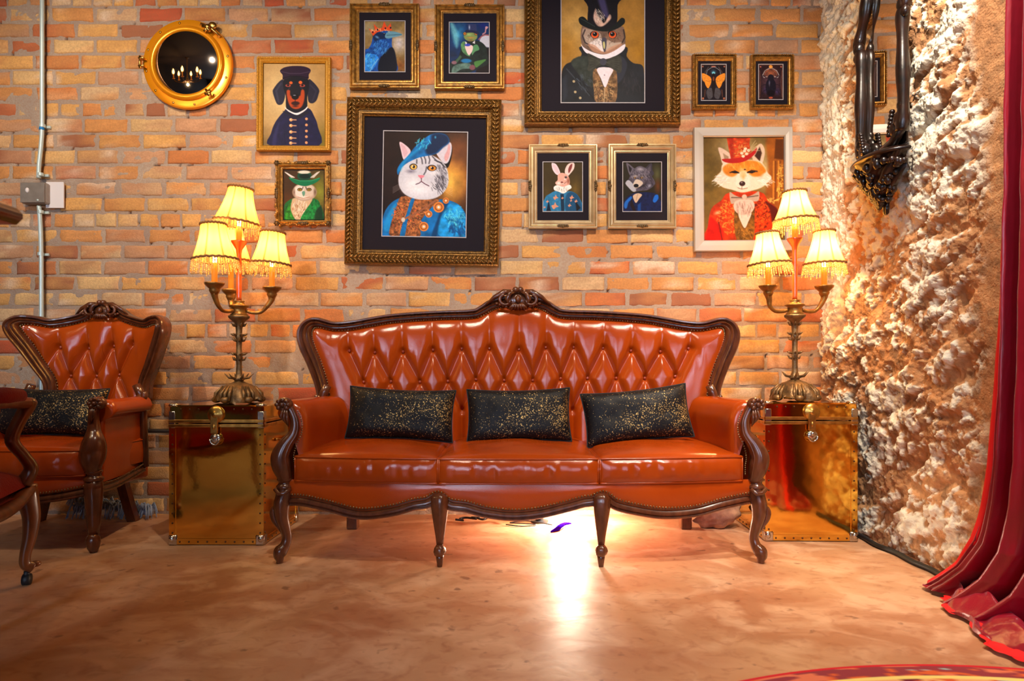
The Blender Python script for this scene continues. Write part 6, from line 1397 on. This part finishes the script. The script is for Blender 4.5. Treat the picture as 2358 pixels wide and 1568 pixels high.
# ------------------------------------------------------------------ red curtain at the opening
def curtain():
    root = thing('red_curtain', 'crimson satin curtain hanging by the stone wall, hem pooled on the floor', 'curtain', (1.53, 2.0, 0))
    zk = [2.95, 2.0, 1.6, 1.2, .95, .72, .5, .35, .22, .12, .05, .0]; yk = [1.935, 1.935, 1.945, 1.95, 1.96, 1.97, 1.985, 2.01, 2.05, 2.11, 2.18, 2.24]
    nz, ns = 150, 260; z = np.concatenate([np.linspace(2.95, .3, 80), np.linspace(.29, .015, 70)]); s_ = np.linspace(0, 1, ns)
    Yf = np.interp(z, zk[::-1], yk[::-1]); wd = np.interp(z, [0, .3, 1.0, 2.0, 3.0], [.64, .52, .44, .40, .40])
    S, Z = np.meshgrid(s_, z, indexing='ij'); Y0 = Yf[None]; Wd = wd[None]
    amp = np.interp(z, [0, .3, .8, 2, 3], [.050, .050, .044, .036, .034])[None]
    ph = S*2*PI*4.6+.35*np.sin(Z*2.2)+.5*np.sin(S*9); fold = np.sin(ph)+.32*np.sin(2.3*ph+1.1+Z)+.15*np.sin(5*ph+Z*2)
    low = np.clip((.32-Z)/.32, 0, 1)
    X = 1.545-amp*fold-low**2*.10*(1-np.abs(S-.45)*.8)-.010*(fbm(S*20+3, Z*9, 3, 120)-.5)
    Y = Y0-Wd*S+amp*.5*np.cos(ph)*(S*(1-S)*4)
    mb = MB(); mb.grid(np.stack([X, Y, Z], -1)); mb.build('cloth', M['curtain'], root, world=True)
    e = np.stack([X[0]+.004, Y[0]+.006, Z[0]], 1); e = np.concatenate([e, [[1.50, 2.245, .014], [1.46, 2.16, .014]]]); mb = MB(); mb.tube(e[::2], .009, 8, squash=1.6); mb.build('lining_edge', M['lining'], root, world=True)
    # pooled hem: crumpled cloth lying on the floor
    def pool(y0, y1, x0, x1, hgt, seed, nm, mt, under=False):
        nu, nv = 110, 70; u = np.linspace(0, 1, nu); v = np.linspace(0, 1, nv); U, V = np.meshgrid(u, v, indexing='ij')
        Yy = y0+(y1-y0)*U; out = x0+(x1-x0)*(.12+.88*np.sin(np.clip(U*1.5, 0, 1)*PI*.5+np.clip(U-.7, 0, 1)*2)**.8)+.06*(fbm(U*5+seed, U*0+2, 3, 130+seed)-.5)*2
        Xx = 1.60+(out-1.60)*V
        n = np.abs(fbm(U*6+V*2.5+seed, V*3-U*2+seed, 3, 140+seed)-.5)*2
        ridge = np.abs(np.sin((V*2.6+.9*fbm(U*4+seed, V*1.5, 3, 150+seed)+.35*np.sin(U*9+seed))*PI))*(.5+.8*vnoise(U*7+seed, V*4, 155))
        Zz = .012+hgt*(.35*n+.65*ridge)*(1-V**2.2)**.6*(1-(2*U-1)**6)+.006*(n)
        mb = MB(); mb.grid(np.stack([Xx+.03*(ridge-.5)*V, Yy+.03*(n-.5), Zz], -1)); return mb.build(nm, mt, root, world=True)
    pool(2.25, 1.55, 1.515, 1.370, .125, 3, 'pooled_hem', M['curtain'])
    pool(2.12, 1.62, 1.47, 1.345, .035, 8, 'hem_lining', M['lining'])
    return root
curtain()

# ------------------------------------------------------------------ patterned rug (only its far edge is in the picture)
def rug():
    m = bpy.data.materials.new('persian_rug'); m.use_nodes = True; nt = m.node_tree; b = nt.nodes['Principled BSDF']; L = nt.links.new; b.inputs['Roughness'].default_value = .95
    a = nt.nodes.new('ShaderNodeAttribute'); a.attribute_name = 'Col'; L(a.outputs['Color'], b.inputs['Base Color'])
    c0 = np.array([1.05, .195]); Rd = 1.44; th = np.linspace(0, 2*PI, 500, endpoint=False); rr = np.concatenate([np.linspace(.02, 1.2, 40), np.linspace(1.21, 1.44, 60)])
    A, Rr = np.meshgrid(th, rr, indexing='ij'); X = c0[0]+Rr*np.cos(A); Y = c0[1]+Rr*np.sin(A); Z = np.where(Rr > 1.437, .002, .012)
    c = np.zeros(A.shape+(3,)); n = vnoise(A*60, Rr*90, 150); n2 = vnoise(A*24, Rr*44, 151)
    base = s2l((224, 96, 40)); c[:] = base
    c = np.where((n > .55)[..., None], s2l((244, 180, 110)), c); c = np.where((n2 > .72)[..., None], s2l((120, 24, 40)), c); c = np.where((n2 < .15)[..., None], s2l((160, 190, 180)), c)
    bd = Rr > 1.375; c = np.where((bd & (n > .35))[..., None], s2l((150, 50, 56)), c); c = np.where((bd & (n2 > .6))[..., None], s2l((230, 120, 80)), c)
    c = np.where((Rr > 1.425)[..., None], s2l((214, 20, 36)), c); c = np.where(((Rr > 1.36) & (Rr <= 1.375))[..., None], s2l((250, 220, 120)), c)
    mb = MB(); mb.grid(np.stack([X, Y, Z], -1), close_u=True, c=c); o = mb.build('round_rug', m, None); tag(o, 'round orange and red patterned rug, far edge at the lower right', 'rug')
rug()

# ------------------------------------------------------------------ red velvet open armchair (left foreground)
def velvet_chair():
    A0 = D(21); root = thing('velvet_armchair', 'walnut open armchair with red velvet seat at the left edge, nearest the camera', 'armchair', (-1.745, 2.265, 0), A0)
    # local: x to the left (-) across the seat, y back toward the camera (-), origin at the front right leg
    W, Dp = .60, .58; wd = M['wood_light']
    for (lx, ly, fr) in ((0, 0, 1), (-W, 0, 1), (-.04, -Dp, 0), (-W+.04, -Dp, 0)):
        mb = MB(); sg = 1 if lx > -.3 else -1
        if fr:
            p = smooth([(0, 0, .36, .030), (.004*sg, .004, .30, .031), (.010*sg, .010, .24, .027), (.006*sg, .006, .17, .021), (-.004*sg, -.002, .11, .017), (-.004*sg, 0, .075, .018), (.012*sg, .010, .058, .021)], 40)
            mb.tube(np.stack([lx+p[:, 0], ly+p[:, 1], p[:, 2]], 1), p[:, 3], 14, flute=4, fl=.07)
            mb.ell((lx+.022*sg, ly+.014, .070), (.018, .014, .012), 10, 6); mb.ell((lx+.018*sg, ly+.01, .30), (.014, .016, .030), 10, 6)
        else:
            mb.tube([(lx, ly, .42), (lx, ly, .3), (lx, ly-.02, .12), (lx, ly-.05, .045)], [.024, .022, .019, .016], 10)
        lg = mb.build('leg', wd, root)
        mb = MB(); yy = ly if fr else ly-.05; mb.tube([(lx-.012, yy, .020), (lx+.012, yy, .020)], .020, 14); mb.tube([(lx, yy, .03), (lx, yy, .05)], .010, 8); mb.build('caster', M['black'], lg)
    mb = MB()
    for q in (smooth([(0, 0, .345), (.006, -.14, .318), (.006, -.30, .312), (0, -.45, .33), (-.03, -Dp, .36)], 30), smooth([(-W, 0, .345), (-W-.006, -.14, .318), (-W-.006, -.3, .312), (-W, -.45, .33), (-W+.03, -Dp, .36)], 30), smooth([(0, 0, .345), (-.15, .018, .318), (-.30, .022, .330), (-.45, .018, .318), (-W, 0, .345)], 30), smooth([(-.04, -Dp, .35), (-.3, -Dp, .34), (-W+.04, -Dp, .35)], 12)):
        mb.tube(q, .024, 10, squash=1.25)
    mb.build('seat_rail', wd, root)
    n = 40; U, V = np.meshgrid(np.linspace(0, 1, n), np.linspace(0, 1, n), indexing='ij'); X = -W*U+.012*(1-2*U); Y = -Dp*V+.012
    Z = .362+.085*((1-(2*U-1)**4)*(1-(2*V-1)**4))**.45
    mb = MB(); mb.grid(np.stack([X, Y, Z], -1)); X2 = X; mb.grid(np.stack([X, Y, np.full(X.shape, .34)], -1)); mb.build('seat', M['velvet'], root)
    for sg, lx in ((1, 0), (-1, -W)):
        p = smooth([(lx-.0*sg, -.035, .37, .026), (lx+.022*sg, -.030, .42, .022), (lx+.006*sg, -.050, .47, .019), (lx-.020*sg, -.075, .53, .021), (lx-.004*sg, -.050, .60, .021), (lx+.012*sg, -.030, .645, .024), (lx+.012*sg, -.030, .662, .022)], 50)
        mb = MB(); mb.tube(p[:, :3], p[:, 3], 14, flute=3, fl=.06); mb.ell((lx+.012*sg, -.026, .656), (.028, .028, .020), 12, 8); mb.tube([(lx+.010*sg, -.03, .655), (lx+.012*sg, -.2, .665), (lx, -.38, .67), (lx-.03*sg, -Dp+.02, .69)], [.022, .018, .018, .016], 10); mb.build('arm', wd, root)
        mb = MB(); mb.tube([(lx+.012*sg, -.09, .676), (lx+.012*sg, -.12, .684), (lx+.008*sg, -.24, .688), (lx, -.34, .684), (lx, -.37, .676)], [.012, .026, .030, .026, .010], 12); mb.build('arm_pad', M['velvet'], root)
    mb = MB(); q = smooth([(-.04, -Dp, .40), (-.02, -Dp-.03, .60), (-.03, -Dp-.07, .80), (-.10, -Dp-.10, .94), (-.3, -Dp-.11, 1.0), (-.5, -Dp-.10, .94), (-W+.03, -Dp-.07, .80), (-W+.02, -Dp-.03, .60), (-W+.04, -Dp, .40)], 60); mb.tube(q, .022, 10); mb.build('back_frame', wd, root)
    mb = MB(); U, V = np.meshgrid(np.linspace(-1, 1, 24), np.linspace(0, 1, 24), indexing='ij'); X = -.30+U*(.235-.05*V**3); Z = .50+.44*V; Y = -Dp-.02-.08*V+.035*((1-U**4)*(1-(2*V-1)**4))**.5
    mb.grid(np.stack([X, Y, Z], -1)); mb.grid(np.stack([X, -Dp-.03-.08*V, Z], -1)); mb.build('back_pad', M['velvet'], root)
velvet_chair()

# ------------------------------------------------------------------ dark wooden cabinet (left edge, close to the camera)
b = MB(); root = thing('wooden_cabinet', 'tall dark wooden cabinet with overhanging moulded top, cut by the left edge', 'cabinet', (-1.21, 1.05, 0))
b.box(-1.45, -.9695, .88, 1.195, .06, 1.050, .004); b.build('body', M['cabinet'], root, world=True, smooth=False)
b = MB(); b.sweep(np.array([(-1.50, 1.215, 1.066), (-.955, 1.215, 1.066)]), [(0, 0)]*4) if False else b.box(-1.49, -.942, .84, 1.225, 1.054, 1.086, .012); b.build('top', M['wood'], root, world=True)
b = MB(); b.box(-1.47, -.955, .86, 1.205, 0.0, .06, .004); b.build('plinth', M['wood'], root, world=True, smooth=False)

# ------------------------------------------------------------------ small things on the floor
def floor_bits():
    # floor uplight behind the sofa
    root = thing('floor_uplight', 'small bright lamp on the floor behind the sofa, lighting the wall base', 'lamp', (.14, 3.2, 0))
    mb = MB(); mb.lathe((.14, 3.2, 0), [(0, 0), (.045, 0), (.045, .008), (.020, .012), (.020, .02), (.036, .03), (.040, .055), (.036, .055), (0, .052)], 24); mb.build('lamp_body', M['black'], root, world=True, sharp=40)
    mb = MB(); mb.lathe((.14, 3.2, .056), [(0, 0), (.036, 0), (.034, .012), (.024, .024), (0, .030)], 24); mb.build('glowing_lens', mat('lens_glow', (255, 240, 210), .4, emit=(255, 232, 196), estr=30), root, world=True)
    light('uplight_source', 'POINT', (.29, 3.16, .13), 36, (1.0, .86, .66), size=.04)
    # lump of rock
    x, y, z = P(1655, 1190, 3.08); n = 40; a, p_ = np.meshgrid(np.linspace(0, 2*PI, n, endpoint=False), np.linspace(-PI/2, PI/2, 26), indexing='ij')
    dx, dy, dz = np.cos(p_)*np.cos(a), np.cos(p_)*np.sin(a), np.sin(p_)
    r = 1+.5*(fbm(dx*2.2+5, dz*2.2+dy*1.5+5, 4, 160)-.5)+.22*np.abs(fbm(dx*4+9, dz*4+dy*3+9, 3, 165)-.5)
    A = np.stack([x+dx*r*.115, y+.02+dy*r*.07, np.maximum(.0, .055+dz*r*.058+.025*dx)], -1); mb = MB(); mb.grid(A, close_u=True); o = mb.build('rock', M['rock'], None); tag(o, 'rough pinkish lump of rock on the floor under the right end of the sofa', 'rock')
    # loose cables
    def cable(name, pts, r, label, m='black'):
        mb = MB(); mb.tube(smooth(pts, 90), r, 7); o = mb.build(name, M[m], None); tag(o, label, 'cable'); return o
    rs = random.Random(3); pts = []
    for k in range(16): t = k/15; pts.append((-.27+.26*t+.03*rs.uniform(-1, 1), 3.17+.035*rs.uniform(-1, 1), .012+.018*rs.random()+(.05 if k == 12 else 0)))
    cable('cable', pts, .0055, 'tangled black cable lying under the sofa against the brick wall')
    cable('cable', [(-.03, 3.12, .006), (.05, 3.09, .005), (.12, 3.12, .005), (.05, 3.15, .005), (-.01, 3.16, .006), (.08, 3.17, .012), (.2, 3.12, .005)], .0028, 'thin dark cord looped on the floor under the middle of the sofa')
    cable('cable', [(1.575, 3.2, .012), (1.60, 3.0, .012), (1.598, 2.86, .012), (1.585, 2.74, .012), (1.600, 2.62, .012), (1.592, 2.5, .012), (1.60, 2.40, .012), (1.59, 2.32, .012)], .011, 'black cable lying along the foot of the stone wall')
    mb = MB(); a = P(1265, 1213, 3.1); b_ = P(1312, 1194, 3.2); q = smooth([(a[0], 2.99, .004), (a[0]+.035, 3.02, .012), (a[0]+.055, 3.05, .018), (b_[0]-.03, 3.10, .015), (b_[0], 3.12, .012)], 30)
    mb.tube(q, np.interp(np.linspace(0, 1, 30), [0, .3, .6, 1], [.004, .014, .010, .004]), 8, squash=.6); o = mb.build('ribbon', M['purple'], None); tag(o, 'short purple ribbon scrap on the floor under the sofa', 'ribbon')
    # tinsel garland bundle behind the armchair
    root = None; mb = MB(); rs = random.Random(9)
    for k in range(150):
        t = rs.random(); x0 = -2.28+.40*t; y0 = 3.285+rs.uniform(-.03, .03); z0 = .045+.05*rs.random()*(1.2-t)
        an = rs.uniform(0, 2*PI); l = rs.uniform(.025, .05); mb.tube(smooth([(x0, y0, z0), (x0+l*.5*math.cos(an), y0-.01, z0+.02), (x0+l*math.cos(an), y0-.02+.02*math.sin(an), max(.006, z0-.03+.05*math.sin(an)))], 6), [.004, .005, .005, .004, .003, .002], 5)
    mb.tube(smooth([(-2.28, 3.29, .05), (-2.15, 3.30, .07), (-2.0, 3.29, .05), (-1.88, 3.29, .035)], 20), .026, 8)
    o = mb.build('tinsel_garland', M['fluff'], None); tag(o, 'shaggy silver-blue tinsel garland on the floor behind the armchair', 'garland')
floor_bits()
